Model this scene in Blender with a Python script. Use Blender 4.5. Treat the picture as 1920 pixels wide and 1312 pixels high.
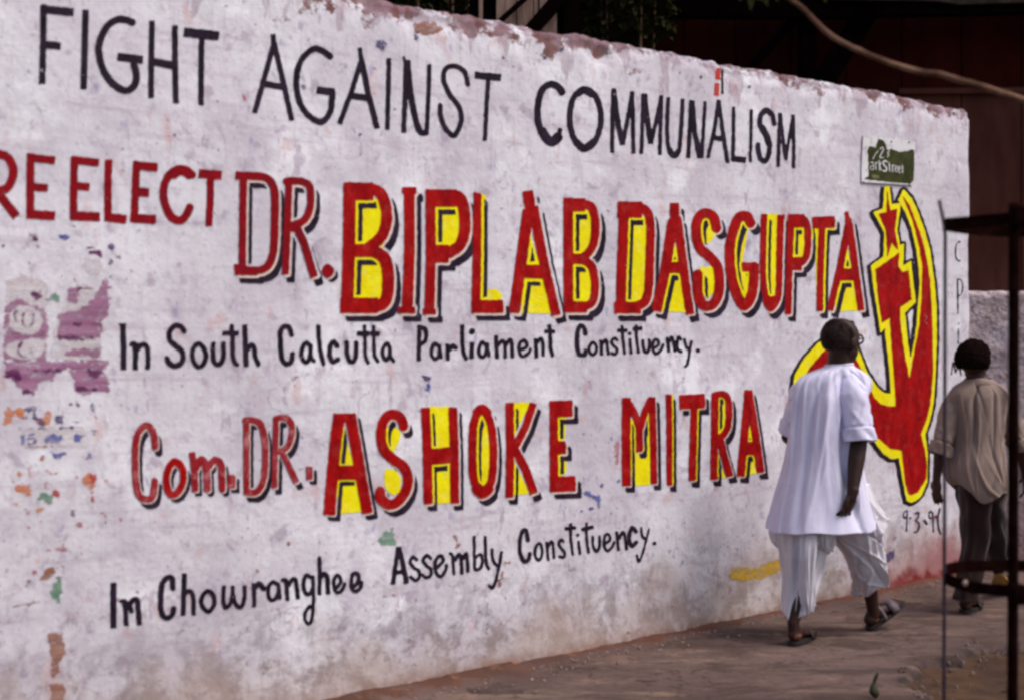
import bpy, bmesh, math, random
import numpy as np
from mathutils import Vector, Matrix, noise as mnoise
random.seed(7)
rng = np.random.default_rng(7)
scene = bpy.context.scene
for o in list(bpy.data.objects):
    bpy.data.objects.remove(o)
col = scene.collection

# ------------------------------------------------------------ camera, world, sun, exposure
FPX, IW, IH = 2933.0, 1920.0, 1312.0
EYE, HORIZON = 1.5, 627.0
PITCH = math.atan((IH / 2 - HORIZON) / FPX)          # looks down by a hair
cam_d = bpy.data.cameras.new("camera")
cam = bpy.data.objects.new("camera", cam_d); col.objects.link(cam)
cam.location = (0, 0, EYE)
cam.rotation_euler = (math.radians(90) - PITCH, 0, 0)
cam_d.sensor_width = 36.0; cam_d.lens = FPX / IW * 36.0
cam_d.clip_end = 3000
cam_d.dof.use_dof = True; cam_d.dof.focus_distance = 8.6; cam_d.dof.aperture_fstop = 2.4
scene.camera = cam
scene.render.resolution_x = 1024; scene.render.resolution_y = 699

world = bpy.data.worlds.new("World"); scene.world = world; world.use_nodes = True
wn = world.node_tree
sky = wn.nodes.new('ShaderNodeTexSky'); sky.sky_type = 'NISHITA'; sky.sun_disc = False
SUN_EL, SUN_AZ = math.radians(56), math.radians(108)
sky.sun_elevation = SUN_EL; sky.sun_rotation = SUN_AZ
sky.air_density = 1.0; sky.dust_density = 4.0; sky.ozone_density = 1.0
wn.links.new(sky.outputs[0], wn.nodes['Background'].inputs[0])
wn.nodes['Background'].inputs[1].default_value = 0.10

sun_d = bpy.data.lights.new("sun", 'SUN'); sun_d.energy = 1.5; sun_d.angle = math.radians(28)
sun_d.color = (1.0, 0.93, 0.88)
sun = bpy.data.objects.new("sun", sun_d); col.objects.link(sun)
sdir = Vector((math.sin(SUN_AZ) * math.cos(SUN_EL), math.cos(SUN_AZ) * math.cos(SUN_EL), math.sin(SUN_EL)))
sun.rotation_euler = (-sdir).to_track_quat('-Z', 'Y').to_euler()
scene.view_settings.view_transform = 'Standard'; scene.view_settings.look = 'None'
scene.view_settings.exposure = 0.60; scene.view_settings.gamma = 1.0
scene.view_settings.use_curve_mapping = False
scene.cycles.pixel_filter_type = 'BLACKMAN_HARRIS'; scene.cycles.filter_width = 2.8

# ------------------------------------------------------------ helpers
CP, SP = math.cos(PITCH), math.sin(PITCH)
def ray(px, py):
    x = (px - IW / 2) / FPX; y = (IH / 2 - py) / FPX
    return Vector((x, CP + y * SP, -SP + y * CP))
def at(px, py, Y):
    r = ray(px, py); t = Y / r.y
    return Vector((r.x * t, Y, EYE + r.z * t))
def tag(o, label=None, cat=None, group=None, kind=None):
    if label: o['label'] = label
    if cat: o['category'] = cat
    if group: o['group'] = group
    if kind: o['kind'] = kind
    return o
def empty(name, loc, rotz=0):
    o = bpy.data.objects.new(name, None); col.objects.link(o)
    o.location = loc; o.rotation_euler = (0, 0, rotz); o.empty_display_size = 0.1
    return o
def link(name, me, mat=None, parent=None, world_coords=False):
    o = bpy.data.objects.new(name, me); col.objects.link(o)
    if mat: me.materials.append(mat)
    if parent is not None:
        o.parent = parent
        if world_coords:
            bpy.context.view_layer.update() if False else None
            M = Matrix.Translation(parent_loc(parent)) @ Matrix.Rotation(parent_rot(parent), 4, 'Z')
            me.transform(M.inverted())
    return o
def parent_loc(p):
    v = Vector(p.location)
    q = p.parent
    return v + parent_loc(q) if q is not None else v
def parent_rot(p):
    return p.rotation_euler[2] + (parent_rot(p.parent) if p.parent is not None else 0)
def pyd(name, verts, faces, smooth=False):
    me = bpy.data.meshes.new(name)
    me.from_pydata([tuple(v) for v in verts], [], faces); me.update()
    if smooth:
        me.polygons.foreach_set('use_smooth', [True] * len(me.polygons))
    return me
def new_mat(name):
    m = bpy.data.materials.new(name); m.use_nodes = True
    return m, m.node_tree, m.node_tree.nodes['Principled BSDF']
class NT:
    """tiny node helper"""
    def __init__(s, nt): s.nt = nt; s.tc = nt.nodes.new('ShaderNodeTexCoord')
    def n(s, t): return s.nt.nodes.new(t)
    def l(s, a, b): s.nt.links.new(a, b)
    def mapping(s, scale=(1, 1, 1), loc=(0, 0, 0), src='Object'):
        m = s.n('ShaderNodeMapping'); m.inputs['Scale'].default_value = scale; m.inputs['Location'].default_value = loc
        s.l(s.tc.outputs[src], m.inputs[0]); return m.outputs[0]
    def noise(s, scale, detail=4, rough=.55, stretch=(1, 1, 1), loc=(0, 0, 0), dist=0.0):
        t = s.n('ShaderNodeTexNoise'); t.inputs['Scale'].default_value = scale; t.inputs['Detail'].default_value = detail
        t.inputs['Roughness'].default_value = rough; t.inputs['Distortion'].default_value = dist
        s.l(s.mapping(stretch, loc), t.inputs['Vector']); return t.outputs['Fac']
    def ramp(s, fac, a, b, lo=0., hi=1.):
        m = s.n('ShaderNodeMapRange'); m.interpolation_type = 'SMOOTHSTEP'
        m.inputs['From Min'].default_value = a; m.inputs['From Max'].default_value = b
        m.inputs['To Min'].default_value = lo; m.inputs['To Max'].default_value = hi
        s.l(fac, m.inputs['Value']); return m.outputs[0]
    def math(s, op, a, b=None):
        m = s.n('ShaderNodeMath'); m.operation = op
        for i, v in enumerate((a, b)):
            if v is None: continue
            if isinstance(v, (int, float)): m.inputs[i].default_value = v
            else: s.l(v, m.inputs[i])
        return m.outputs[0]
    def mix(s, fac, a, b):
        m = s.n('ShaderNodeMix'); m.data_type = 'RGBA'
        if isinstance(fac, (int, float)): m.inputs['Factor'].default_value = fac
        else: s.l(fac, m.inputs['Factor'])
        for k, v in ((6, a), (7, b)):
            if isinstance(v, tuple): m.inputs[k].default_value = (*v, 1)
            else: s.l(v, m.inputs[k])
        return m.outputs[2]
    def bump(s, h, strength=.3, dist=.01, prev=None):
        b = s.n('ShaderNodeBump'); b.inputs['Strength'].default_value = strength; b.inputs['Distance'].default_value = dist
        s.l(h, b.inputs['Height'])
        if prev is not None: s.l(prev, b.inputs['Normal'])
        return b.outputs[0]
def simple_mat(name, c1, c2, scale=8, rough=.8, bump=.2, bscale=40, metallic=0., spec=.3, stretch=(1, 1, 1)):
    m, nt, b = new_mat(name); k = NT(nt)
    f = k.ramp(k.noise(scale, 6, .6, stretch), .35, .65)
    k.l(k.mix(f, c1, c2), b.inputs['Base Color'])
    b.inputs['Roughness'].default_value = rough; b.inputs['Metallic'].default_value = metallic
    b.inputs['Specular IOR Level'].default_value = spec
    if bump: k.l(k.bump(k.noise(bscale, 6, .6), bump, .01), b.inputs['Normal'])
    return m

# ------------------------------------------------------------ the painted wall: its plane
VPX, SLOPE = 3983.0, 0.2065
def base_y(px): return HORIZON + SLOPE * (VPX - px)
r0 = ray(1815, base_y(1815)); P0 = Vector((0, 0, EYE)) + r0 * (EYE / -r0.z); P0.z = 0
WDIR = Vector((VPX - IW / 2, FPX, 0)).normalized()
WANG = math.atan2(WDIR.y, WDIR.x)
WN = Vector((WDIR.y, -WDIR.x, 0))                     # towards the camera side
def wall_uv(px, py):
    """photo pixel -> metres along / up the wall (numpy ok)"""
    x = (np.asarray(px, float) - IW / 2) / FPX; y = (IH / 2 - np.asarray(py, float)) / FPX
    rx, ry, rz = x, CP + y * SP, -SP + y * CP
    t = (P0.x * WN.x + P0.y * WN.y) / (rx * WN.x + ry * WN.y)
    X, Yw, Z = rx * t, ry * t, EYE + rz * t
    return (X - P0.x) * WDIR.x + (Yw - P0.y) * WDIR.y, Z
def undul(u, v):
    """gentle unevenness of the plaster, metres proud of the wall plane"""
    return (.0035 * np.sin(2.3 * u + 1.1 * v) + .003 * np.sin(5.1 * u - 3.7 * v + 1.3) + .0022 * np.sin(8.3 * v + 3.1 * u + .4)
            + .0012 * np.sin(13.0 * u + 6 * v))
wall = empty('painted_wall', (P0.x, P0.y, 0), WANG)
tag(wall, 'long whitewashed street wall covered with hand painted black and red election slogans', 'wall')

TOP = [(-2000, -522), (-1200, -366), (-400, -210), (300, -78), (560, -30), (640, -14), (700, -3), (743, 4), (774, 13), (830, 22), (880, 31), (915, 37), (949, 44), (985, 52), (1018, 60),
       (1056, 65), (1085, 66), (1111, 70), (1138, 81), (1173, 81), (1205, 90), (1241, 98), (1300, 107), (1352, 119), (1356, 124), (1420, 131), (1485, 142),
       (1560, 156), (1594, 165), (1640, 171), (1693, 181), (1764, 199), (1814, 208)]
tu, tv = wall_uv([p[0] for p in TOP], [p[1] for p in TOP])
def top_v(u):
    v = np.interp(u, tu, tv)
    return v + .004 * np.sin(37 * u) + .003 * np.sin(91 * u + 2) + .0025 * np.sin(173 * u)

def wall_material():
    m, nt, b = new_mat('whitewashed_plaster'); k = NT(nt)
    sep = k.n('ShaderNodeSeparateXYZ'); k.l(k.tc.outputs['Object'], sep.inputs[0])
    U, V = sep.outputs[0], sep.outputs[2]
    c = k.mix(k.ramp(k.noise(1.6, 9, .70), .34, .68), (.755, .745, .80), (.54, .505, .57))
    c = k.mix(k.ramp(k.noise(.55, 5, .6, (1, 1, 1), (4, 4, 4)), .40, .62, 0, .35), c, (.52, .48, .53))
    c = k.mix(k.ramp(k.noise(4.2, 6, .6, (1, 1, .55), (3, 1, 2)), .54, .70, 0, .6), c, (.50, .45, .52))
    # brighter limewash patches
    c = k.mix(k.ramp(k.noise(2.6, 7, .6, (1, 1, 1.3), (9, 4, 1)), .53, .68, 0, .75), c, (.86, .86, .91))
    # brush passes: faint horizontal and vertical streaks
    c = k.mix(k.ramp(k.noise(3.2, 5, .6, (.6, 1, 9), (2, 7, 5)), .52, .70, 0, .45), c, (.46, .39, .46))
    c = k.mix(k.ramp(k.noise(4, 5, .6, (9, 1, .7), (1, 2, 8)), .54, .72, 0, .42), c, (.47, .39, .47))
    # smudges and stains
    c = k.mix(k.ramp(k.noise(22, 7, .7, (1, 1, .8), (9, 5, 3), .3), .55, .66, 0, .45), c, (.42, .35, .42))
    c = k.mix(k.ramp(k.noise(60, 4, .6, (1, 1, 1), (2, 5, 3)), .60, .70, 0, .35), c, (.36, .29, .35))
    c = k.mix(k.ramp(k.noise(11, 6, .65, (1, 1, .35), (2, 8, 3), .3), .62, .70, 0, .55), c, (.26, .20, .27))
    c = k.mix(k.ramp(k.noise(9, 7, .65, (1, 1, 1), (5, 5, 1), .4), .55, .67, 0, .65), c, (.36, .29, .38))
    c = k.mix(k.ramp(k.noise(7, 5, .6, (1, 1, .7), (15, 2, 4), .3), .58, .70, 0, .5), c, (.55, .33, .33))
    c = k.mix(k.ramp(k.noise(13, 5, .6, (1, 1, .6), (25, 2, 9), .3), .63, .70, 0, .55), c, (.28, .25, .42))
    c = k.mix(k.ramp(k.noise(38, 4, .55, (1, 1, 1), (3, 9, 4)), .66, .72, 0, .8), c, (.17, .11, .17))
    # thin wandering cracks
    vo = k.n('ShaderNodeTexVoronoi'); vo.feature = 'DISTANCE_TO_EDGE'; vo.inputs['Scale'].default_value = 1.7
    mp = k.n('ShaderNodeVectorMath'); mp.operation = 'ADD'
    nz = k.n('ShaderNodeTexNoise'); nz.inputs['Scale'].default_value = 3; nz.inputs['Detail'].default_value = 5
    k.l(k.tc.outputs['Object'], nz.inputs['Vector'])
    sc = k.n('ShaderNodeVectorMath'); sc.operation = 'SCALE'; sc.inputs['Scale'].default_value = .5
    k.l(nz.outputs['Color'], sc.inputs[0]); k.l(k.tc.outputs['Object'], mp.inputs[0]); k.l(sc.outputs[0], mp.inputs[1]); k.l(mp.outputs[0], vo.inputs['Vector'])
    crack = k.math('MULTIPLY', k.ramp(vo.outputs['Distance'], .0, .009, 1, 0), k.ramp(k.noise(1.3, 3, .5, (1, 1, 1), (7, 7, 7)), .5, .62, 0, .5))
    c = k.mix(crack, c, (.30, .22, .26))
    # damp and dirt creeping up from the pavement, blotchy
    low = k.ramp(V, .62, .0)
    blot = k.ramp(k.noise(5.5, 9, .72, (1, 1, 1), (2, 2, 2), .3), .44, .60)
    c = k.mix(k.math('MULTIPLY', k.math('MULTIPLY', low, blot), .95), c, (.19, .145, .155))
    c = k.mix(k.math('MULTIPLY', k.ramp(V, .95, .15), k.ramp(k.noise(16, 7, .7, (1, 1, 1), (7, 2, 2), .3), .56, .66, 0, .8)), c, (.20, .15, .17))
    c = k.mix(k.ramp(k.math('ADD', V, k.ramp(k.noise(2.2, 6, .6), .3, .7, -.15, .15)), .40, .02, 0, .68), c, (.40, .31, .27))
    c = k.mix(k.math('MULTIPLY', k.ramp(V, .10, .0), k.ramp(k.noise(14, 5, .6), .3, .6, .3, 1.)), c, (.22, .13, .10))
    # red dust splash at the foot of the far end
    red = k.math('MULTIPLY', k.ramp(U, -1.6, -.55), k.ramp(k.math('ADD', V, k.ramp(k.noise(3.5, 5), .3, .7, -.12, .12)), .42, .06))
    c = k.mix(k.math('MULTIPLY', red, .8), c, (.30, .11, .12))
    red2 = k.math('MULTIPLY', k.ramp(U, -1.4, -.6), k.ramp(k.math('ADD', V, k.ramp(k.noise(7, 5), .3, .7, -.04, .04)), .10, .03))
    c = k.mix(red2, c, (.16, .02, .02))
    # weathered top edge: bare brown render and reddish wash, by distance below the coping
    at_ = k.n('ShaderNodeAttribute'); at_.attribute_name = 'edge'
    E = at_.outputs['Fac']
    e1 = k.math('ADD', E, k.ramp(k.noise(3.2, 7, .68, (1, 1, 1.5), (4, 1, 1)), .33, .68, .12, -.16))
    e1 = k.math('ADD', e1, k.ramp(U, -3.6, -2.2, 0, .055))
    top1 = k.ramp(e1, .045, -.01, 0, 1)
    tc_ = k.mix(k.ramp(k.noise(9, 6, .6), .42, .6), (.135, .038, .036), (.20, .105, .095))
    tc_ = k.mix(k.ramp(k.noise(16, 5, .6, (1, 1, 1), (4, 4, 4)), .54, .66, 0, .8), tc_, (.10, .075, .08))
    c = k.mix(k.math('MULTIPLY', top1, .95), c, tc_)
    e2 = k.math('ADD', E, k.ramp(k.noise(5, 6, .65, (1.4, 1, .5), (14, 1, 1)), .35, .72, .15, -.28))
    c = k.mix(k.ramp(e2, .05, -.02, 0, .5), c, (.30, .20, .25))
    c = k.mix(k.math('MULTIPLY', k.ramp(E, .05, .0), k.ramp(k.noise(24, 5, .7, (1, 1, 1), (6, 1, 1)), .42, .6, 0, .8)), c, (.12, .08, .09))
    hsv = k.n('ShaderNodeHueSaturation'); hsv.inputs['Saturation'].default_value = 1.0
    k.l(c, hsv.inputs['Color']); k.l(hsv.outputs[0], b.inputs['Base Color'])
    b.inputs['Roughness'].default_value = .85; b.inputs['Specular IOR Level'].default_value = .15
    n1 = k.bump(k.noise(7, 8, .6), .35, .03)
    n2 = k.bump(k.noise(45, 6, .6), .35, .006, n1)
    k.l(n2, b.inputs['Normal'])
    return m
M_WALL = wall_material()

def build_wall():
    us = np.concatenate([np.arange(-13, -7.6, .1), np.arange(-7.6, 0.0001, .025)])
    ef = np.array([0, .006, .014, .025, .04, .06, .085, .115, .15, .2, .26])
    vf = np.linspace(1, 0, 56)[1:]
    nu = len(us)
    T = top_v(us)
    verts, edge = [], []
    rows = []
    for e in ef: rows.append((T - e, np.full(nu, e)))
    for f in vf: rows.append(((T - .26) * f, T - (T - .26) * f))
    for vrow, erow in rows:
        d = undul(us, vrow)
        for i in range(nu):
            u, v = us[i], vrow[i]
            if i == nu - 1: u = -.032 * (1 - v / 2.9) + .006 * math.sin(9 * v) + .004 * math.sin(23 * v + 1)
            dd = d[i]
            nn = mnoise.noise(Vector((u * 3.1, v * 3.1, 2.0)))
            n2 = mnoise.noise(Vector((u * 14, v * 14, 5.0)))
            # spalled plaster just below the coping
            ch = .05 + .07 * mnoise.noise(Vector((u * 1.9, 0, 9))) + .02 * n2
            if erow[i] < ch: dd -= .012 + .008 * n2
            if erow[i] < .012: dd -= .012
            if v < .05: dd += .012 * (1 - v / .05) * (1 + n2)
            verts.append((u, -dd, max(v, -.02))); edge.append(erow[i])
    R = len(rows); faces = []
    for r in range(R - 1):
        for i in range(nu - 1):
            a = r * nu + i; faces.append((a, a + nu, a + nu + 1, a + 1))
    # coping (rough top) and back
    b0 = len(verts)
    for kx, (yy, dz) in enumerate([(.05, .012), (.12, .018), (.2, .01), (.245, -.005), (.25, -.03), (.25, -3.2)]):
        for i in range(nu):
            u = us[i]; v = T[i] + dz + (.012 * mnoise.noise(Vector((u * 6, yy * 9, 3))) if kx < 4 else 0)
            verts.append((u, yy, max(v, -.02))); edge.append(0.0 if kx < 4 else .3)
    prev = 0
    for kx in range(6):
        cur = b0 + kx * nu
        for i in range(nu - 1): faces.append((prev + i, prev + i + 1, cur + i + 1, cur + i))
        prev = cur
    # end face
    endf = [r * nu + nu - 1 for r in range(R)]
    faces.append(tuple(endf + [b0 + 5 * nu + nu - 1, b0 + 4 * nu + nu - 1, b0 + 3 * nu + nu - 1, b0 + 2 * nu + nu - 1, b0 + nu + nu - 1, b0 + nu - 1]))
    me = pyd('wall_body', verts, faces, True)
    a = me.attributes.new('edge', 'FLOAT', 'POINT'); a.data.foreach_set('value', edge)
    me.polygons[len(me.polygons) - 1].use_smooth = False
    return link('wall_body', me, M_WALL, wall)
build_wall()

# ------------------------------------------------------------ painted lettering (thin coats of paint that follow the plaster)
def paint_mat(name, c, c2=None, wear=.0, rough=.55, scale=14, under=None, uf=0., feather=0.):
    m, nt, b = new_mat(name); k = NT(nt)
    c2 = c2 or tuple(x * .75 for x in c)
    cc = k.mix(k.ramp(k.noise(scale, 6, .6, (1, 1, .6)), .35, .68), c, c2)
    if under: cc = k.mix(k.ramp(k.noise(17, 6, .65, (1, 1, 1), (6, 6, 6)), .5 , .68, 0, uf), cc, under)
    k.l(cc, b.inputs['Base Color']); b.inputs['Roughness'].default_value = rough
    b.inputs['Specular IOR Level'].default_value = .06
    n1 = k.bump(k.noise(7, 8, .6), .35, .03)
    k.l(k.bump(k.noise(45, 6, .6), .25, .006, n1), b.inputs['Normal'])
    nz = k.noise(21, 7, .7, (1, 1, 1), (1, 5, 2))
    al = k.ramp(nz, .66 - wear * .3, .72 - wear * .25, 1, 0) if wear > 0 else 1.0
    if feather:
        at_ = k.n('ShaderNodeAttribute'); at_.attribute_name = 'paint'
        al = k.math('MULTIPLY', k.ramp(at_.outputs['Fac'], 0, feather), al)
    if wear > 0 or feather: k.l(al, b.inputs['Alpha'])
    return m
M_BLACK = paint_mat('black_paint', (.012, .007, .014), (.028, .016, .034), .12)
M_BLACK2 = paint_mat('faded_black_paint', (.03, .02, .035), (.07, .05, .075), .16)
M_RED = paint_mat('red_paint', (.37, .004, .004), (.23, .001, .003), .05, under=(.42, .05, .045), uf=.35)
M_RED2 = paint_mat('plain_red_paint', (.26, .004, .010), (.19, .004, .008), .09, under=(.08, .01, .03), uf=.4)
M_REDF = paint_mat('faded_red_paint', (.25, .008, .014), (.30, .03, .04), .05, under=(.50, .20, .21), uf=.8)
M_YEL = paint_mat('yellow_paint', (.84, .78, .006), (.82, .66, .004), .05, under=(.82, .74, .16), uf=.5)
M_SHADOW = paint_mat('drop_line_paint', (.014, .008, .019), (.032, .020, .040), .1)
M_HALO = paint_mat('cream_undercoat', (.76, .55, .48), (.78, .63, .57), .12, feather=3.)

class Frame: ox = oy = 0.; s = 1.
FR = Frame()
def frame(ox, oy, s): FR.ox, FR.oy, FR.s = ox, oy, s
def tp(c): return np.array([(FR.ox + c[i] / FR.s, FR.oy + c[i + 1] / FR.s) for i in range(0, len(c), 2)], float)
def catmull(P, closed=False, n=6):
    N = len(P); out = []
    rngi = range(N) if closed else range(N - 1)
    for i in rngi:
        if closed: p0, p1, p2, p3 = P[(i - 1) % N], P[i], P[(i + 1) % N], P[(i + 2) % N]
        else: p0, p1, p2, p3 = P[max(i - 1, 0)], P[i], P[i + 1], P[min(i + 2, N - 1)]
        for j in range(n):
            t = j / n
            out.append(.5 * ((2 * p1) + (-p0 + p2) * t + (2 * p0 - 5 * p1 + 4 * p2 - p3) * t * t + (-p0 + 3 * p1 - 3 * p2 + p3) * t ** 3))
    if not closed: out.append(P[-1])
    return np.array(out)
def s(w, *c): return ('s', w / FR.s, tp(c))
def c(w, *c_):
    P = tp(c_)
    cl = np.allclose(P[0], P[-1])
    if cl: Q = catmull(P[:-1], True); Q = np.vstack([Q, Q[:1]])
    else: Q = catmull(P)
    return ('c' if not cl else 'o', w / FR.s, Q)
def p(*c_): return ('p', 0, tp(c_))
def ps(*c_): return ('p', 0, catmull(tp(c_), True, 4))
def d(x, y, r): return ('d', r / FR.s, tp((x, y)))
def sdf_prim(pr, X, Y):
    t, w, P = pr
    if t == 'd': return np.hypot(X - P[0, 0], Y - P[0, 1]) - w
    if t == 'p':
        D = np.full(X.shape, 1e9); ins = np.zeros(X.shape, bool)
        for i in range(len(P)):
            a, b = P[i], P[(i + 1) % len(P)]
            e = b - a; L2 = max(e @ e, 1e-9)
            h = np.clip(((X - a[0]) * e[0] + (Y - a[1]) * e[1]) / L2, 0, 1)
            D = np.minimum(D, np.hypot(X - a[0] - e[0] * h, Y - a[1] - e[1] * h))
            if a[1] != b[1]:
                cr = ((a[1] > Y) != (b[1] > Y)) & (X < (b[0] - a[0]) * (Y - a[1]) / (b[1] - a[1]) + a[0])
                ins ^= cr
        return np.where(ins, -D, D)
    D = np.full(X.shape, 1e9); n = len(P) - 1; r = w / 2; rd = min(.45 * w, 1.6)
    for i in range(n):
        a, b = P[i], P[i + 1]; e = b - a; L = math.hypot(*e)
        if L < 1e-6: continue
        e = e / L
        al = (X - a[0]) * e[0] + (Y - a[1]) * e[1]; pe = np.abs(-(X - a[0]) * e[1] + (Y - a[1]) * e[0])
        if t == 's' or i in (0, n - 1) and t == 'c':
            qx = np.abs(al - L / 2) - L / 2 + rd; qy = pe - r + rd
            D = np.minimum(D, np.hypot(np.maximum(qx, 0), np.maximum(qy, 0)) + np.minimum(np.maximum(qx, qy), 0) - rd)
        else:
            h = np.clip(al, 0, L); D = np.minimum(D, np.hypot(al - h, pe) - r)
        if i < n - 1: D = np.minimum(D, np.hypot(X - b[0], Y - b[1]) - r)
    return D
def sdf(prims, X, Y):
    D = np.full(X.shape, 1e9)
    for pr in prims: D = np.minimum(D, sdf_prim(pr, X, Y))
    return D
def nz2(X, Y, sd):
    return (np.sin(X * .31 + sd) * np.sin(Y * .27 + 1.7 * sd) + .7 * np.sin(X * .71 + Y * .43 + sd * 3) * np.sin(Y * .83 - X * .29 + sd)
            + .5 * np.sin(X * 1.3 - Y * .9 + 2 * sd))
_LAT = np.random.default_rng(11).random((257, 257)) - .5
def vn(X, Y):
    xi = np.floor(X).astype(int); yi = np.floor(Y).astype(int); fx = X - xi; fy = Y - yi
    fx = fx * fx * (3 - 2 * fx); fy = fy * fy * (3 - 2 * fy); xi %= 256; yi %= 256
    return (_LAT[yi, xi] * (1 - fx) + _LAT[yi, xi + 1] * fx) * (1 - fy) + (_LAT[yi + 1, xi] * (1 - fx) + _LAT[yi + 1, xi + 1] * fx) * fy
def fbm(X, Y, sc): return vn(X / sc, Y / sc) + .6 * vn(X / sc * 2.1 + 7, Y / sc * 2.1) + .4 * vn(X / sc * 4.3, Y / sc * 4.3 + 5) + .3 * vn(X / sc * 9 + 3, Y / sc * 9)
def bounds(prims, pad):
    A = np.vstack([q[2] for q in prims]); w = max(q[1] for q in prims)
    return A[:, 0].min() - pad - w, A[:, 0].max() + pad + w, A[:, 1].min() - pad - w, A[:, 1].max() + pad + w
def mesh_field(name, F, X, Y, off, fine=False):
    """fill F<0 with flat quads (rows merged) and marching-squares borders"""
    ny, nx = F.shape; ins = F < 0
    V = []; faces = []; A = []
    cnt = ins[:-1, :-1].astype(int) + ins[1:, :-1] + ins[:-1, 1:] + ins[1:, 1:]
    gx, gy = X[0], Y[:, 0]
    MAXRUN = 14 if not fine else 2
    for j in range(ny - 1):
        row = cnt[j]
        if not row.any(): continue
        i = 0
        while i < nx - 1:
            k = row[i]
            if k == 0: i += 1; continue
            if k == 4:
                i0 = i
                while i < nx - 1 and row[i] == 4 and i - i0 < MAXRUN: i += 1
                n0 = len(V)
                V += [(gx[i0], gy[j]), (gx[i0], gy[j + 1]), (gx[i], gy[j + 1]), (gx[i], gy[j])]
                A += [F[j, i0], F[j + 1, i0], F[j + 1, i], F[j, i]]
                faces.append((n0, n0 + 1, n0 + 2, n0 + 3)); continue
            cs = ((j, i), (j + 1, i), (j + 1, i + 1), (j, i + 1)); poly = []
            for q in range(4):
                a, b = cs[q], cs[(q + 1) % 4]
                fa, fb = F[a], F[b]
                if fa < 0: poly.append((gx[a[1]], gy[a[0]])); A.append(fa)
                if (fa < 0) != (fb < 0):
                    t = fa / (fa - fb)
                    poly.append((gx[a[1]] + (gx[b[1]] - gx[a[1]]) * t, gy[a[0]] + (gy[b[0]] - gy[a[0]]) * t)); A.append(0.)
            n0 = len(V); V += poly; faces.append(tuple(range(n0, n0 + len(poly)))); i += 1
    if not V: return None
    V = np.array(V); u, v = wall_uv(V[:, 0], V[:, 1])
    pts = np.stack([u, -(undul(u, v) + off), v], 1)
    me = pyd(name, pts, faces)
    at_ = me.attributes.new('paint', 'FLOAT', 'POINT'); at_.data.foreach_set('value', -np.array(A))
    return me
def grid_for(prims, pad=4, step=1.25):
    x0, x1, y0, y1 = bounds(prims, pad)
    return np.meshgrid(np.arange(x0, x1 + step, step), np.arange(y0, y1 + step, step))
seedc = [0.]
def letter(mat, *prims, fine=False, ragged=0, edge=.45, off=.0016, name='painted_letter', shadow=None, fill=None, halo=True, subtract=None, smat=None, label=None, parent=None):
    seedc[0] += 1.37; sd = seedc[0]
    allp = list(prims) + (list(fill) if fill else [])
    sh = shadow or (0, 0, 0)
    pad = 5 + max(sh[0], sh[1])
    size = bounds(prims, 0); big = max(size[1] - size[0], size[3] - size[2])
    X, Y = grid_for(allp, pad, 1.1 if big < 90 else 1.4)
    D0 = sdf(prims, X, Y) + edge * nz2(X, Y, sd) * .6 + (ragged * fbm(X, Y * 1.4, 16) if ragged else .9 * fbm(X, Y, 6))
    if subtract: D0 = np.maximum(D0, -sdf(subtract, X, Y))
    me = mesh_field(name, D0, X, Y, off + (.0016 if shadow else 0), fine)
    o = link(name, me, mat, parent or wall)
    if label: o['label'] = label
    if shadow:
        dx, dy, gap = shadow
        DS = np.minimum(sdf(prims, X - dx, Y - dy), sdf(prims, X - dx * .8, Y - dy * .8)) + .35 * nz2(X, Y, sd + 2)
        DG = D0 - gap
        sm = mesh_field('drop_line', np.maximum(DS, -DG), X, Y, off + .0008)
        if sm: link('drop_line', sm, smat or M_SHADOW, o)
        if halo:
            DH = sdf(prims, X - dx * .35, Y - dy * .45) - .5
            hm = mesh_field('letter_undercoat', DH, X, Y, off - .0006, True)
            if hm: link('letter_undercoat', hm, M_HALO, o)
        if fill:
            DF = sdf(fill, X, Y) + .6 * nz2(X, Y, sd + 5)
            fm = mesh_field('letter_fill', DF, X, Y, off)
            if fm: link('letter_fill', fm, M_YEL, o)
    return o
#@@LETTERS@@
# --- top line, black
frame(0, 0, 3.975)
B = M_BLACK
letter(B, s(50, 322,35, 318,320, 310,630), s(62, 298,68, 548,94), s(58, 325,333, 452,348))
letter(B, s(50, 638,75, 628,400, 620,670))
letter(B, c(54, 990,172, 940,150, 870,150, 800,195, 745,300, 735,400, 765,520, 830,620, 920,678, 985,650, 1010,580, 990,480), s(62, 870,425, 1060,450))
letter(B, s(44, 1132,155, 1122,450, 1115,735), s(46, 1303,190, 1300,480, 1300,775), s(60, 1130,462, 1300,495))
letter(B, s(72, 1368,240, 1630,272), s(44, 1502,270, 1495,520, 1490,790))
frame(440, 40, 3.5556)
letter(B, s(34, 252,85, 262,170), s(38, 258,160, 190,400, 128,615), s(38, 260,140, 320,380, 385,665), s(44, 185,417, 325,440))
letter(B, c(42, 645,242, 590,200, 530,185, 460,240, 425,320, 415,420, 435,530, 490,620, 580,672, 640,610, 655,520, 657,470), s(50, 550,460, 672,472))
letter(B, s(32, 838,175, 850,290), s(36, 845,270, 780,480, 705,685), s(40, 850,260, 895,480, 955,715), s(46, 765,495, 905,512))
letter(B, s(32, 1033,245, 1028,480, 1023,725))
letter(B, s(34, 1145,260, 1140,500, 1130,745), c(40, 1152,258, 1175,480, 1210,660, 1240,735, 1280,745), s(30, 1297,285, 1290,500, 1280,755), s(16, 1128,235, 1137,275))
letter(B, c(34, 1555,430, 1530,340, 1465,300, 1405,320, 1390,390, 1430,490, 1490,570, 1508,650, 1485,730, 1455,765, 1400,710, 1370,630, 1367,555))
letter(B, s(48, 1598,360, 1773,378), s(30, 1688,385, 1675,600, 1667,800))
frame(960, 100, 3.2)
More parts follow.
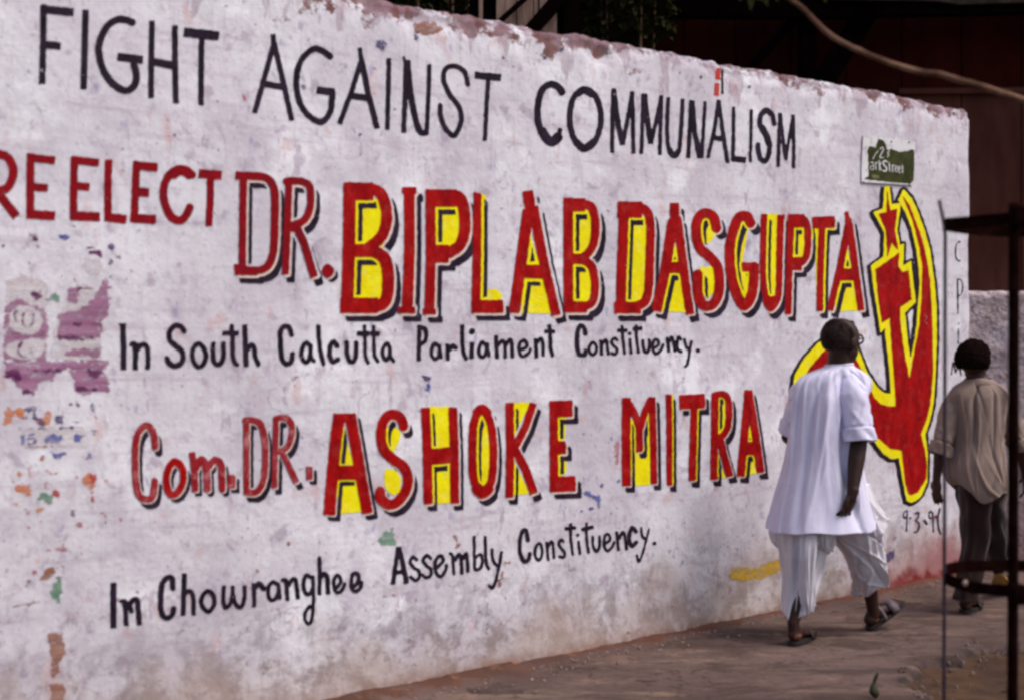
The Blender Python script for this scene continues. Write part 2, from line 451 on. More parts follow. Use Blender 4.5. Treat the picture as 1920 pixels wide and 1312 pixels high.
letter(B, c(42, 305,240, 275,200, 230,188, 180,225, 155,320, 158,420, 190,500), c(58, 180,465, 205,510, 240,532, 280,500), s(30, 282,500, 290,450))
letter(B, c(36, 435,215, 375,260, 350,350, 352,450, 385,540, 435,575, 490,535, 525,450, 530,350, 500,260, 435,215), c(46, 380,530, 432,572, 488,530), c(44, 390,245, 435,222, 485,250))
letter(B, s(26, 608,212, 600,400, 595,600), s(34, 608,225, 630,400, 660,552), s(26, 660,552, 690,400, 718,235), s(26, 715,230, 722,400, 725,605))
letter(B, s(24, 780,242, 778,420, 772,605), s(34, 785,245, 805,400, 828,545), s(24, 828,545, 860,400, 888,255), s(24, 888,252, 885,430, 882,612))
letter(B, c(26, 930,265, 925,400, 928,520, 945,600, 975,620, 1000,590, 1008,500, 1015,400, 1018,275), c(34, 938,575, 970,616, 1003,580))
letter(B, s(28, 1072,280, 1065,450, 1058,630), s(32, 1075,285, 1095,480, 1130,630), s(22, 1155,290, 1148,450, 1140,630))
letter(B, s(24, 1238,280, 1215,450, 1177,630), s(26, 1240,285, 1265,480, 1295,660), s(32, 1203,507, 1270,515))
letter(B, s(24, 1333,320, 1330,480, 1325,645), s(36, 1318,632, 1405,642))
letter(B, s(20, 1440,335, 1436,500, 1430,655))
letter(B, c(30, 1575,430, 1565,370, 1530,345, 1495,375, 1490,430, 1515,480, 1542,530, 1540,600, 1515,650, 1485,620, 1475,540), c(40, 1498,440, 1525,490, 1540,545), c(36, 1500,365, 1530,342, 1560,365))
letter(B, s(24, 1612,358, 1600,520, 1592,685), s(24, 1612,362, 1625,520, 1640,642), s(20, 1640,642, 1665,500, 1690,370), s(24, 1690,368, 1690,530, 1687,692))
# --- second line, plain red
frame(0, 260, 3)
R2 = M_RED2
letter(R2, s(50, -70,72, -70,440), c(50, -70,95, 0,88, 50,110, 76,165, 72,225, 40,280, -20,298), s(52, -15,300, 40,370, 95,440))
letter(R2, s(46, 175,82, 172,260, 170,445), s(46, 155,105, 310,124), s(46, 175,272, 270,279), s(52, 148,425, 310,436))
letter(R2, s(44, 418,100, 412,280, 410,450), s(46, 400,120, 555,138), s(46, 412,266, 502,274), s(52, 390,435, 558,442))
letter(R2, s(44, 608,118, 603,290, 603,450), s(52, 583,442, 708,456))
letter(R2, s(44, 765,130, 758,300, 752,460), s(50, 745,150, 882,165), s(50, 755,300, 835,306), s(52, 728,448, 875,457))
letter(R2, c(46, 1078,210, 1040,180, 990,175, 940,215, 915,290, 925,370, 960,440, 1010,462, 1045,430, 1065,385), c(58, 965,205, 1010,178, 1065,205))
letter(R2, s(52, 1110,198, 1243,208), s(42, 1178,200, 1178,350, 1172,495))
SH1 = (11, 15, 5)
letter(M_RED2, s(42, 1365,195, 1365,480, 1362,745), s(46, 1320,208, 1440,212), c(44, 1420,210, 1500,225, 1540,290, 1545,450, 1540,620, 1515,705, 1470,738, 1400,745), s(52, 1320,742, 1450,745), s(28, 1330,705, 1330,745), shadow=SH1)
letter(M_RED2, s(40, 1622,225, 1615,480, 1605,765), c(42, 1600,240, 1680,240, 1735,262, 1745,330, 1735,410, 1700,465, 1630,490), s(44, 1665,500, 1705,580, 1765,780), s(46, 1610,498, 1685,508), shadow=SH1)
letter(M_RED2, c(50, 1840,728, 1840,745, 1840,760), d(1840,745,35), shadow=(8, 8, 4))
# --- BIG red name line with yellow counters
SH2 = (13, 15, 5)
frame(600, 320, 3.4286)
RD = M_RED
letter(RD, s(80, 190,75, 182,480, 170,915), s(115, 150,135, 340,135), c(72, 320,115, 390,150, 420,250, 420,340, 385,430, 300,500), s(85, 200,515, 355,515), c(78, 340,520, 405,560, 432,650, 434,780, 410,850, 350,875), s(100, 125,867, 370,867),
       shadow=SH2, fill=[p(205,185,400,185,405,490,205,490), p(200,555,410,555,415,830,195,830)])
letter(RD, s(70, 572,112, 570,500, 562,900), s(44, 525,127, 620,130), s(44, 500,896, 612,896), shadow=SH2)
letter(RD, s(66, 712,120, 710,550, 705,925), s(40, 662,905, 748,905), s(112, 680,177, 880,177), c(74, 855,155, 910,190, 932,290, 930,400, 900,480, 830,530), s(115, 720,535, 830,535), shadow=SH2, fill=[p(735,225,905,225,905,485,735,485)])
letter(RD, p(990,135, 1035,148, 1042,160, 1040,500, 1034,832, 1176,832, 1180,915, 975,915, 985,500), shadow=(12, 14, 5), fill=[p(1030,150,1072,155,1068,765,1130,760,1172,800,1165,840,1025,840)])
letter(RD, s(66, 1336,130, 1358,260), s(72, 1345,250, 1300,560, 1245,915), s(60, 1372,230, 1440,600, 1512,930), s(88, 1280,648, 1440,652), shadow=(12, 14, 6), fill=[p(1350,400,1290,610,1420,610), p(1300,680,1430,680,1485,922,1290,915)])
letter(RD, s(62, 1592,175, 1592,500, 1592,910), s(86, 1562,222, 1700,222), c(54, 1690,212, 1740,240, 1762,330, 1760,430, 1735,510, 1680,565), s(68, 1600,568, 1700,568), c(54, 1690,572, 1745,620, 1763,720, 1760,800, 1740,850, 1690,875), s(72, 1562,875, 1712,877),
       shadow=(12, 15, 5), fill=[p(1600,255,1750,255,1750,548,1600,548), p(1600,592,1750,592,1750,848,1600,848)])
frame(1120, 340, 3.4286)
SH3 = (10, 14, 4)
letter(RD, s(64, 160,130, 155,500, 150,850), s(105, 118,184, 280,184), c(58, 260,165, 315,200, 334,300, 332,500, 328,680, 305,770, 255,800), s(76, 108,812, 280,812), shadow=SH3, fill=[p(180,228,312,228,312,782,175,782)])
letter(RD, s(62, 492,140, 492,270), s(66, 482,240, 430,600, 378,835), s(54, 508,230, 555,600, 592,855), s(72, 430,555, 550,555), shadow=SH3, fill=[p(485,360,440,528,525,528), p(425,585,545,585,575,845,400,835)])
letter(RD, c(64, 765,310, 745,230, 690,205, 640,250, 632,350, 655,430, 710,480, 760,540, 775,630, 765,740, 720,800, 670,790, 640,720, 637,585), shadow=(10, 12, 4), fill=[p(650,250,720,235,760,330,745,365,710,400,650,400), p(655,550,740,550,755,700,700,760,655,700)])
letter(RD, c(64, 985,275, 955,225, 900,245, 855,380, 845,500, 862,640, 900,750, 940,800, 982,740, 998,640, 1002,540), s(60, 922,552, 1020,552), shadow=(10, 13, 4), fill=[p(930,260,975,270,922,540,985,590,965,740,920,780,870,660,855,420)])
letter(RD, c(42, 1072,210, 1065,400, 1060,600, 1075,730, 1110,815), c(46, 1180,215, 1172,500, 1165,700, 1145,780, 1110,815), c(64, 1088,760, 1110,805, 1140,760), shadow=(9, 14, 4), fill=[p(1085,210,1165,210,1155,700,1115,790,1075,700,1080,400)])
letter(RD, s(44, 1245,212, 1240,500, 1227,855), s(86, 1232,255, 1330,255), c(46, 1320,240, 1348,275, 1357,380, 1350,470, 1320,520, 1280,530), s(84, 1240,530, 1320,530), shadow=(9, 13, 4), fill=[p(1255,290,1345,290,1345,492,1255,492)])
letter(RD, s(76, 1385,267, 1530,262), s(44, 1450,270, 1440,550, 1430,835), shadow=(9, 13, 4), fill=[p(1382,305,1530,300,1530,335,1490,335,1480,560,1465,840,1412,830,1410,400,1385,370)])
letter(RD, s(28, 1600,195, 1612,250), s(42, 1612,240, 1618,310), s(44, 1612,280, 1560,580, 1495,830), s(44, 1618,270, 1655,550, 1695,830), s(78, 1553,600, 1665,600), shadow=(10, 13, 4), fill=[p(1605,400,1565,565,1635,565), p(1540,635,1655,635,1680,832,1530,838)])
# --- small black line below it
frame(200, 590, 3.4286)
letter(B, s(38, 98,62, 105,200, 108,355), s(14, 72,64, 122,60))
letter(B, c(34, 155,185, 178,195, 183,260), s(36, 180,180, 183,260, 182,355), c(32, 190,235, 215,195, 248,195, 262,245, 262,350))
letter(B, c(36, 500,110, 470,74, 430,74, 400,110, 405,165, 445,200, 485,240, 485,300, 440,330, 400,310, 382,275))
letter(B, c(32, 592,185, 555,215, 550,275, 570,320, 600,335, 630,300, 632,235, 592,185))
letter(B, c(32, 682,180, 680,250, 690,305, 720,320, 742,290, 748,235, 746,180))
letter(B, c(30, 798,65, 805,150, 805,240, 815,300, 835,322), s(32, 740,118, 845,118))
letter(B, s(34, 882,62, 886,200, 890,335), c(32, 895,230, 920,195, 940,210, 948,270, 968,325))
letter(B, c(34, 1185,135, 1170,85, 1140,75, 1112,110, 1112,200, 1118,280, 1145,315, 1180,300, 1187,245))
letter(B, c(30, 1305,210, 1280,180, 1250,215, 1248,275, 1275,305, 1300,270, 1305,190), c(26, 1305,200, 1308,270, 1328,300))
letter(B, c(30, 1355,65, 1362,180, 1375,270, 1390,318))
letter(B, c(34, 1478,205, 1458,175, 1432,200, 1428,260, 1450,300, 1485,285))
letter(B, c(32, 1538,170, 1540,250, 1555,295, 1580,300, 1598,260, 1600,172))
letter(B, c(26, 1655,65, 1658,180, 1660,260, 1680,310), s(34, 1605,122, 1690,122))
letter(B, c(26, 1715,65, 1718,180, 1722,260, 1744,300), s(34, 1692,122, 1758,122))
letter(B, c(28, 1825,215, 1805,185, 1780,215, 1778,265, 1800,290, 1822,260, 1822,200), c(24, 1822,210, 1830,270, 1850,300))
frame(740, 590, 3.2)
letter(B, s(28, 152,60, 152,160, 150,278), c(28, 155,76, 185,85, 195,120, 185,160, 155,178))
letter(B, c(24, 270,190, 245,172, 228,200, 228,245, 250,265, 272,240, 274,180), s(22, 272,178, 285,264))
letter(B, s(26, 320,172, 325,275), c(30, 332,215, 350,188, 372,200))
letter(B, c(26, 410,60, 412,150, 418,220, 434,268))
letter(B, s(28, 470,165, 466,264), d(470,100,19))
letter(B, c(24, 555,185, 530,165, 512,200, 512,235, 530,255, 552,230, 560,170), s(22, 558,172, 571,254))
letter(B, s(24, 610,122, 618,265), c(22, 622,185, 645,155, 662,180, 665,262), c(24, 665,185, 688,150, 702,175, 706,260))
letter(B, c(22, 755,210, 790,190, 780,155, 752,165, 745,210, 765,250, 800,230, 812,205))
letter(B, s(24, 842,140, 850,262), c(22, 850,170, 870,142, 885,160, 890,250))
letter(B, c(24, 925,60, 932,140, 935,200, 948,250), s(24, 895,100, 960,100))
letter(B, c(28, 1142,118, 1130,75, 1105,70, 1092,120, 1092,190, 1105,235, 1135,240, 1144,215))
letter(B, c(20, 1185,165, 1165,190, 1168,225, 1190,240, 1208,215, 1205,180, 1185,165))
letter(B, s(22, 1235,150, 1240,245), c(20, 1240,180, 1260,150, 1272,170, 1280,242))
letter(B, c(20, 1337,155, 1318,140, 1300,160, 1312,185, 1332,205, 1325,235, 1300,230))
letter(B, c(20, 1365,62, 1370,150, 1380,238), s(24, 1335,94, 1398,94))
letter(B, s(20, 1412,140, 1418,236), d(1410,112,11))
letter(B, c(20, 1450,60, 1452,150, 1464,232), s(24, 1428,85, 1486,82))
letter(B, c(20, 1488,150, 1493,210, 1512,228, 1525,200, 1525,145))
letter(B, c(20, 1550,200, 1580,180, 1572,150, 1552,155, 1545,200, 1562,232, 1590,215, 1607,175))
letter(B, s(20, 1632,132, 1640,228), c(20, 1642,165, 1658,135, 1668,160, 1678,222))
letter(B, c(20, 1713,150, 1700,134, 1690,170, 1696,210, 1718,222))
letter(B, c(18, 1735,145, 1745,190, 1762,210), c(18, 1778,155, 1765,220, 1752,290, 1735,312))
letter(B, d(1815,215,14))
# --- "Com. DR." faded red with drop lines, then big red/yellow name
frame(220, 720, 3.5556)
RF = M_REDF; SH4 = (8, 12, 3)
letter(RF, c(44, 252,425, 246,340, 215,280, 170,285, 132,350, 120,470, 122,620, 140,730, 190,765, 235,740, 248,630), shadow=SH4)
letter(RD, c(46, 380,512, 335,570, 325,660, 350,730, 395,720, 432,650, 430,560, 380,512), shadow=(7, 8, 3))
letter(RF, s(44, 495,450, 508,560, 512,715), c(46, 515,570, 550,500, 582,530, 590,620, 592,705), c(46, 600,550, 645,502, 685,530, 690,620, 692,705), shadow=(7, 8, 3))
letter(RF, s(52, 755,600, 755,690), shadow=(8, 9, 3))
letter(RF, s(40, 855,222, 855,480, 855,725), c(42, 840,240, 905,240, 955,280, 978,400, 978,560, 960,660, 920,715, 845,718), shadow=(8, 12, 3))
letter(RF, s(38, 1048,215, 1045,450, 1042,690), c(40, 1045,228, 1110,222, 1150,260, 1152,340, 1120,420, 1060,450), s(40, 1085,440, 1145,560, 1190,655), shadow=(9, 12, 3))
letter(RF, s(44, 1275,545, 1275,635), shadow=(9, 9, 3))
letter(RD, s(80, 1475,195, 1450,400, 1410,870), s(74, 1545,195, 1590,420, 1668,860), s(60, 1435,222, 1572,222), s(96, 1450,590, 1620,585), shadow=(10, 11, 3), fill=[p(1490,240,1460,545,1575,535), p(1455,635,1600,620,1632,848,1480,865)])
frame(700, 720, 4.8)
SH5 = (9, 13, 4)
letter(RD, c(90, 272,385, 240,295, 150,272, 82,340, 65,480, 100,600, 190,680, 270,740, 308,840, 290,950, 220,1050, 140,1080, 65,1020, 62,955), shadow=SH5, fill=[p(100,400,180,360,250,440,225,520,180,610,110,560), p(110,760,200,770,250,850,240,960,180,1000,110,940,95,850)])
letter(RD, s(82, 470,208, 482,600, 490,1075), s(80, 712,205, 722,600, 728,1070), s(145, 490,655, 720,630), shadow=SH5, fill=[p(500,200,680,200,680,570,500,590), p(500,710,690,700,690,1065,540,1075)])
letter(RD, c(74, 975,215, 905,330, 888,480, 885,680, 900,860, 975,975, 1050,880, 1072,700, 1070,500, 1045,330, 975,215), c(88, 930,255, 975,222, 1025,262), c(105, 925,930, 975,975, 1030,935), shadow=SH5, fill=[p(905,250,1045,250,1050,930,905,930)])
letter(RD, s(76, 1228,165, 1230,600, 1222,1018), s(68, 1440,168, 1370,380, 1262,590), s(76, 1265,570, 1370,760, 1450,985), shadow=SH5, fill=[p(1250,165,1415,160,1270,470,1250,460), p(1250,650,1410,980,1290,1000,1250,990)])
letter(RD, s(78, 1627,150, 1627,600, 1630,965), s(150, 1588,224, 1800,217), s(118, 1600,572, 1740,566), s(138, 1590,900, 1822,892), shadow=(11, 13, 4), fill=[p(1650,290,1740,290,1732,500,1650,520), p(1650,620,1748,650,1742,800,1650,840)])
frame(1080, 700, 4.8)
SH6 = (8, 12, 2.5)
letter(RD, s(78, 452,215, 450,600, 448,1010), c(62, 450,240, 510,330, 562,490, 568,690), c(60, 572,500, 620,330, 668,225), s(62, 675,210, 690,600, 695,990), s(54, 562,450, 560,600, 562,705), shadow=SH6, fill=[p(470,360,530,450,540,720,600,720,640,340,665,380,660,1000,500,1012,480,700)])
letter(RD, s(52, 820,185, 833,600, 840,1005), shadow=SH6, fill=[p(840,190,862,190,888,600,893,990,865,1000)])
letter(RD, s(130, 915,255, 1150,245), s(66, 1048,300, 1045,600, 1042,965), shadow=SH6, fill=[p(1075,315,1155,328,1155,362,1095,370,1100,960,1065,965)])
letter(RD, s(66, 1240,178, 1240,600, 1240,955), c(62, 1240,190, 1320,186, 1360,240, 1368,380, 1350,500, 1300,565, 1250,580), s(68, 1288,575, 1330,740, 1385,925), shadow=SH6, fill=[p(1265,215,1335,215,1335,545,1265,545), p(1265,670,1345,940,1290,950,1265,900)])
letter(RD, s(72, 1548,148, 1515,480, 1478,925), s(72, 1550,148, 1600,500, 1652,890), s(122, 1500,672, 1620,668), s(70, 1548,150, 1550,420), shadow=SH6, fill=[p(1548,430,1518,612,1585,612), p(1520,730,1605,730,1615,900,1510,920)])
# --- lowest line
frame(180, 1000, 3.5556)
letter(B, s(42, 118,322, 118,480, 118,632))
letter(B, s(34, 188,440, 198,520, 202,615), c(24, 165,450, 190,445, 210,470), c(38, 205,500, 240,450, 272,440, 282,520, 288,600), s(30, 225,465, 240,530))
letter(B, c(38, 510,370, 505,300, 475,290, 440,330, 430,420, 435,520, 465,560, 505,540, 518,490))
letter(B, s(34, 585,262, 582,400, 580,548), c(32, 590,400, 620,380, 645,420, 650,545))
letter(B, c(32, 745,380, 710,410, 700,460, 725,505, 755,515, 785,470, 780,410, 745,380))
letter(B, c(30, 848,345, 845,430, 858,490, 885,475, 905,420, 905,350), c(30, 905,400, 930,470, 965,485, 985,430, 985,345))
letter(B, s(30, 1045,325, 1050,400, 1052,488), c(38, 1060,350, 1085,332, 1115,368))
letter(B, c(28, 1210,340, 1180,320, 1150,345, 1145,400, 1165,440, 1200,425, 1215,370, 1212,330), s(26, 1212,330, 1226,438))
letter(B, c(30, 1240,308, 1262,310, 1270,370, 1276,442), c(30, 1275,350, 1310,300, 1330,320, 1346,435))
letter(B, c(28, 1430,290, 1400,275, 1385,310, 1382,360, 1400,400, 1430,390, 1445,340, 1440,280), c(24, 1442,285, 1448,400, 1445,500, 1435,580, 1415,600, 1392,570, 1395,520, 1428,478))
letter(B, s(30, 1485,148, 1488,280, 1485,408), c(32, 1490,290, 1520,265, 1538,300, 1542,402))
letter(B, c(26, 1585,375, 1625,320, 1615,280, 1590,285, 1580,340, 1600,390, 1635,370, 1652,328))
letter(B, c(28, 1700,365, 1745,310, 1735,265, 1705,270, 1695,330, 1712,380, 1750,365, 1767,318))
frame(700, 960, 3.4286)
letter(B, s(30, 158,218, 140,330, 118,462), s(34, 160,220, 185,330, 208,457), s(28, 125,386, 205,376))
letter(B, c(24, 275,305, 250,285, 232,315, 250,350, 285,372, 290,410, 265,435, 230,412))
letter(B, c(24, 365,295, 340,275, 315,305, 335,340, 365,365, 360,405, 330,415, 308,398))
letter(B, c(24, 400,355, 445,310, 435,280, 410,285, 390,330, 400,390, 430,410, 460,370, 467,335))
letter(B, c(22, 492,262, 508,280, 512,340, 516,400), c(26, 520,310, 550,270, 565,310, 568,398), c(26, 570,305, 595,265, 605,310, 610,385))
letter(B, s(22, 650,148, 652,260, 655,370), c(22, 658,290, 690,270, 705,310, 690,360, 655,368))
letter(B, c(22, 722,148, 725,260, 732,330, 748,366))
letter(B, c(22, 765,232, 775,310, 802,345), c(22, 830,250, 810,360, 790,440, 768,485, 745,468))
letter(B, c(28, 1000,185, 990,122, 965,120, 948,180, 950,260, 975,315, 1005,300, 1012,262))
letter(B, c(20, 1070,200, 1048,230, 1048,280, 1070,310, 1090,280, 1090,220, 1070,200))
letter(B, s(20, 1122,188, 1132,312), c(20, 1132,222, 1150,187, 1162,210, 1168,300))
letter(B, c(20, 1227,187, 1207,175, 1198,205, 1215,235, 1235,260, 1228,290, 1202,283))
letter(B, c(20, 1270,68, 1272,170, 1287,278), s(24, 1232,105, 1305,98))
letter(B, s(20, 1320,180, 1330,272), d(1315,145,11))
letter(B, c(20, 1370,62, 1370,160, 1384,264), s(26, 1335,110, 1415,92))
letter(B, c(20, 1408,150, 1413,220, 1435,250, 1452,215, 1452,148))
letter(B, c(20, 1485,205, 1520,175, 1510,140, 1488,150, 1480,200, 1500,245, 1530,225, 1547,185))
letter(B, s(20, 1560,120, 1576,248), c(20, 1576,170, 1600,127, 1615,160, 1627,242))
letter(B, c(28, 1685,125, 1662,97, 1644,130, 1642,180, 1662,213, 1688,188))
letter(B, c(16, 1715,92, 1725,150, 1747,170), c(16, 1767,100, 1745,200, 1720,290, 1705,315, 1690,268))
letter(B, d(1803,198,13))
# --- letters down the end of the wall and the date, thin brush
frame(1740, 400, 3.644)
letter(M_BLACK, c(9, 218,195, 200,205, 188,245, 190,300, 205,325, 220,322), d(214,197,9))
letter(M_BLACK, s(9, 195,445, 195,685), c(9, 195,450, 222,460, 230,505, 220,550, 200,565))
letter(M_BLACK, s(8, 198,785, 200,890), d(200,755,7))
letter(M_BLACK, s(9, 155,1105, 166,1010), s(9, 166,1010, 185,1090), s(9, 185,1090, 208,1025), s(9, 208,1025, 222,1110))
frame(1470, 600, 3.2)
letter(M_BLACK2, c(9, 738,1140, 716,1155, 720,1185, 738,1175), s(9, 738,1138, 735,1266))
letter(M_BLACK2, d(757,1186,7))
letter(M_BLACK2, c(12, 783,1160, 806,1152, 802,1185, 788,1200, 810,1218, 803,1262, 782,1272))
letter(M_BLACK2, s(14, 838,1195, 860,1225))
letter(M_BLACK2, c(11, 892,1150, 872,1150, 872,1185, 892,1180, 893,1150), s(9, 893,1150, 897,1270))
letter(M_BLACK2, c(14, 940,1125, 925,1180, 928,1240, 942,1282))
letter(M_RED2, d(912,1178,10), name='paint_spot')
# --- red and black dash below the coping
frame(0, 0, 1)
M_FRED = paint_mat('bright_red_paint', (.50, .04, .03), (.45, .10, .08), .25)
letter(M_FRED, s(10, 1348,128, 1346,150), s(10, 1345,156, 1343,180), name='paint_dash')
letter(M_BLACK, s(5, 1355,130, 1355,177), name='paint_dash')
M_OCH = paint_mat('ochre_paint', (.62, .36, .02), (.55, .30, .04), .2)

#@@EMBLEM@@
emY = [ps(1657.6,350, 1666.8,350, 1670.4,383.5, 1688,381, 1680,431.5, 1685,459.4, 1692.6,457.8)] and [
    p(1657.6,349, 1666.8,349, 1670.4,383.5, 1688,381, 1680,431.5, 1685,459.4, 1692.6,457.8, 1691.5,497.8, 1706.3,489.8, 1711,528, 1717,566.4, 1697.2,587,
      1699.7,603, 1703,640, 1707.5,673, 1715,637, 1719,605, 1720,578, 1723.5,534.4, 1721,500, 1716.6,468, 1707.5,427, 1696,399.5, 1682.8,375.5, 1692.6,354.9,
      1707.5,371, 1719,395, 1732.6,431.5, 1743,468, 1751,527.5, 1755.5,578, 1756,640, 1753,694, 1748,756, 1742,788, 1734,814, 1739.4,850, 1739,903, 1727.8,928,
      1717,938, 1707.5,942, 1699,937.5, 1692,900, 1685.6,858, 1672,860, 1657.5,850, 1638.8,825, 1626,800, 1560,812, 1500,780, 1486,735, 1490,703, 1508,672, 1532.5,643.8, 1560,622,
      1590,606, 1597,606, 1604,640, 1611,660, 1626,697, 1645,725, 1657.5,736, 1670,737, 1668,700, 1664,660, 1659.5,622, 1660.6,614.4, 1650.8,623.6, 1646,590, 1638,545, 1632,497.8,
      1654.9,481.8, 1656,436, 1636.6,398.3, 1654.4,391.5)]
emR = [p(1662,356, 1665,380, 1668,395, 1681,391.5, 1675.5,431.5, 1682.3,471.5, 1669.8,456.6, 1661.7,481.8, 1658.3,431.5, 1645.7,401.7, 1660,398),
       p(1683.5,473.8, 1682.3,500, 1690.3,510.4, 1701.8,507, 1708.6,561.8, 1688,576.7, 1689,603, 1697,665, 1705,709.4, 1713,665, 1723,612, 1727,560, 1727,534.4, 1728,500, 1721,459, 1709.8,415.5, 1690.3,367.4,
         1703,383.5, 1714.4,411, 1728,447.5, 1737,486.4, 1743,527.5, 1746.4,578, 1748,619, 1748,694, 1742,756, 1736,785, 1726,813, 1734,845, 1738,870, 1737,897, 1720,922, 1710,927,
         1702.8,926.6, 1696.6,906, 1690,844, 1670,840.6, 1645,818.8, 1632.5,803, 1560,795, 1510,770, 1500,722, 1518,690, 1540,662, 1575,630, 1595,628, 1604,672, 1617,697, 1640,744, 1651,756, 1664,761, 1679,761,
         1676,709, 1671.6,647, 1668.6,597, 1653.7,605.3, 1646,560, 1640,505.8)]
def emblem():
    X, Y = grid_for(emY, 12, 1.3)
    DY = sdf(emY, X, Y) + .35 * nz2(X, Y, 4); DR = sdf(emR, X, Y) + .4 * nz2(X, Y, 8)
    DK = np.minimum(sdf(emY, X + 3, Y - 2.5), sdf(emY, X - .5, Y + .5)) - 4.6 + .5 * nz2(X, Y, 2)
    DK = np.maximum(DK, 350.5 - Y)
    o = link('painted_emblem', mesh_field('painted_emblem', DR, X, Y, .0034), M_RED, wall)
    o['label'] = 'large red party emblem of star, hammer and sickle edged in yellow and black'
    link('emblem_border', mesh_field('emblem_border', DY, X, Y, .0024), M_YEL, o)
    link('emblem_outline', mesh_field('emblem_outline', DK, X, Y, .0014), M_BLACK, o)
emblem()
letter(M_HALO, c(3, 1733,590, 1737,596, 1734,602, 1737,608), off=.0042, name='paint_spot')
#@@SCRAPS@@
def scrap_mat(name, c1, c2, wear=.35, keep=.5):
    m, nt, b = new_mat(name); k = NT(nt)
    cc = k.mix(k.ramp(k.noise(12, 6, .65, (.3, 1, 2.5)), .38, .62), c1, c2)
    k.l(cc, b.inputs['Base Color']); b.inputs['Roughness'].default_value = .8; b.inputs['Specular IOR Level'].default_value = .1
    nz = k.noise(15, 8, .7, (.7, 1, 1.3), (2, 3, 1), .4)
    at_ = k.n('ShaderNodeAttribute'); at_.attribute_name = 'paint'
    body = k.ramp(nz, .70 - wear * .35, .92 - wear * .3, .92, .10)
    body = k.math('MULTIPLY', body, k.ramp(k.noise(24, 6, .72, (.45, 1, 2.2), (5, 3, 1), .3), .48, .60, 1, keep))
    body = k.math('MULTIPLY', body, k.ramp(k.noise(55, 4, .7, (1, 1, 1), (5, 3, 1)), .52, .66, 1, .45))
    fe = k.ramp(k.math('ADD', at_.outputs['Fac'], k.ramp(k.noise(30, 5, .65, (1, 1, 1), (3, 2, 5)), .3, .7, 3.0, -2.2)), 0.2, 4.6)
    k.l(k.math('MULTIPLY', body, fe), b.inputs['Alpha'])
    return m
M_PURP = scrap_mat('purple_poster_paper', (.30, .11, .22), (.40, .20, .32), .22, .42)
M_PURPD = scrap_mat('dark_purple_print', (.11, .02, .09), (.16, .04, .12), .05, .8)
M_CREAM = scrap_mat('yellowed_paper', (.62, .55, .56), (.70, .66, .69), .7)
M_ORNG = scrap_mat('orange_scrap', (.60, .17, .06), (.62, .28, .15), .45)
M_REDS = scrap_mat('red_scrap', (.45, .05, .05), (.50, .12, .12), .5)
M_PINK = scrap_mat('pink_scrap', (.45, .12, .16), (.52, .25, .28), .5)
M_GRN = scrap_mat('green_scrap', (.12, .26, .17), (.22, .34, .26), .45)
M_BLUE = scrap_mat('blue_scrap', (.06, .07, .30), (.16, .17, .40), .4)
M_NAVY = scrap_mat('navy_print', (.05, .04, .12), (.12, .10, .22), .35)
M_BRWN = scrap_mat('brown_stain', (.28, .12, .08), (.36, .20, .15), .5)
def scrap(mat, *prims, off=.001, edge=1.3, sub=None, label=None, name='poster_scrap'):
    return letter(mat, *prims, fine=True, ragged=(7.5 if edge > .85 else 2.5), edge=edge, off=off, name=name, subtract=sub, label=label)
frame(0, 420, 3.643)
scrap(M_CREAM, p(30,400,150,330,330,420,330,930,30,930), off=.0005, label='yellowed paper left from a torn poster')
scrap(M_CREAM, p(340,790,420,560,560,400,640,440,700,400,700,930,340,930), off=.0005)
scrap(M_PURP, p(390,620,520,590,610,520,680,410,715,372,750,440,745,560,722,640,692,655,692,792,390,792), off=.0012, label='torn purple poster with curved edge')
scrap(M_PURP, p(20,930,320,930,740,935,750,960,710,1005,745,1030,745,1138,660,1172,520,1172,480,1060,470,980,400,1010,370,1070,280,1085,240,1172,150,1172,110,1080,25,1060), off=.0012, label='torn purple poster strip in two tongues')
scrap(M_PURP, p(430,555,470,440,545,430,540,555), off=.0012)
scrap(M_PURP, p(30,555,120,500,200,550,320,560,322,930,30,930), sub=[('p', 0, catmull(tp((195,570,265,610,275,690,235,745,150,745,80,700,70,620,120,570)), True)), ('p', 0, catmull(tp((180,790,290,800,280,880,200,920,80,900,50,830)), True))], off=.0012)
scrap(M_PURP, p(440,845,700,850,705,905,440,905), off=.0012)
scrap(M_PURPD, c(26, 190,590, 155,620, 155,680, 190,705, 222,670, 220,610, 190,590), c(14, 95,600, 115,670, 180,712), off=.0019, edge=.5, name='poster_numeral')
scrap(M_PURPD, c(22, 150,800, 120,860, 150,900, 175,905), c(18, 200,840, 225,870, 200,880), off=.0019, edge=.8, name='poster_numeral')
scrap(M_PURPD, s(16, 500,372, 530,430, 530,550), s(18, 530,440, 636,440), off=.0019, edge=.5)
scrap(M_PURPD, s(16, 480,680, 690,688), s(32, 392,775, 690,778), off=.0019)
scrap(M_PURPD, p(25,985,130,975,150,1060,30,1060), s(26, 180,1000, 430,1000), p(600,985,700,990,690,1050,600,1050), s(40, 140,1140, 240,1150), s(40, 520,1120, 670,1140), off=.0019, edge=2)
scrap(M_PURPD, ps(205,480,240,462,290,485,275,520,235,532), off=.0019)
scrap(M_PURP, s(30, 50,760, 130,760), s(28, 190,760, 300,760), off=.0018)
scrap(M_GRN, ps(300,530,350,470,375,425,405,500,400,535,350,530))
scrap(M_PURPD, c(18, 160,60, 210,75, 250,80), s(36, 240,75, 238,120), s(10, 200,145, 280,150), edge=.8)
scrap(M_BLUE, ps(395,75,430,70,465,95,440,112,410,95))
scrap(M_PURPD, c(20, 580,165, 640,165, 660,200), p(600,180,680,170,705,225,680,230,600,210), edge=.9)
scrap(M_NAVY, d(752,160,20)); scrap(M_NAVY, d(742,268,12)); scrap(M_NAVY, d(278,1122,22), off=.002)
scrap(M_CREAM, ps(560,240,680,230,690,330,660,370,590,360))
frame(0, 740, 3.643)
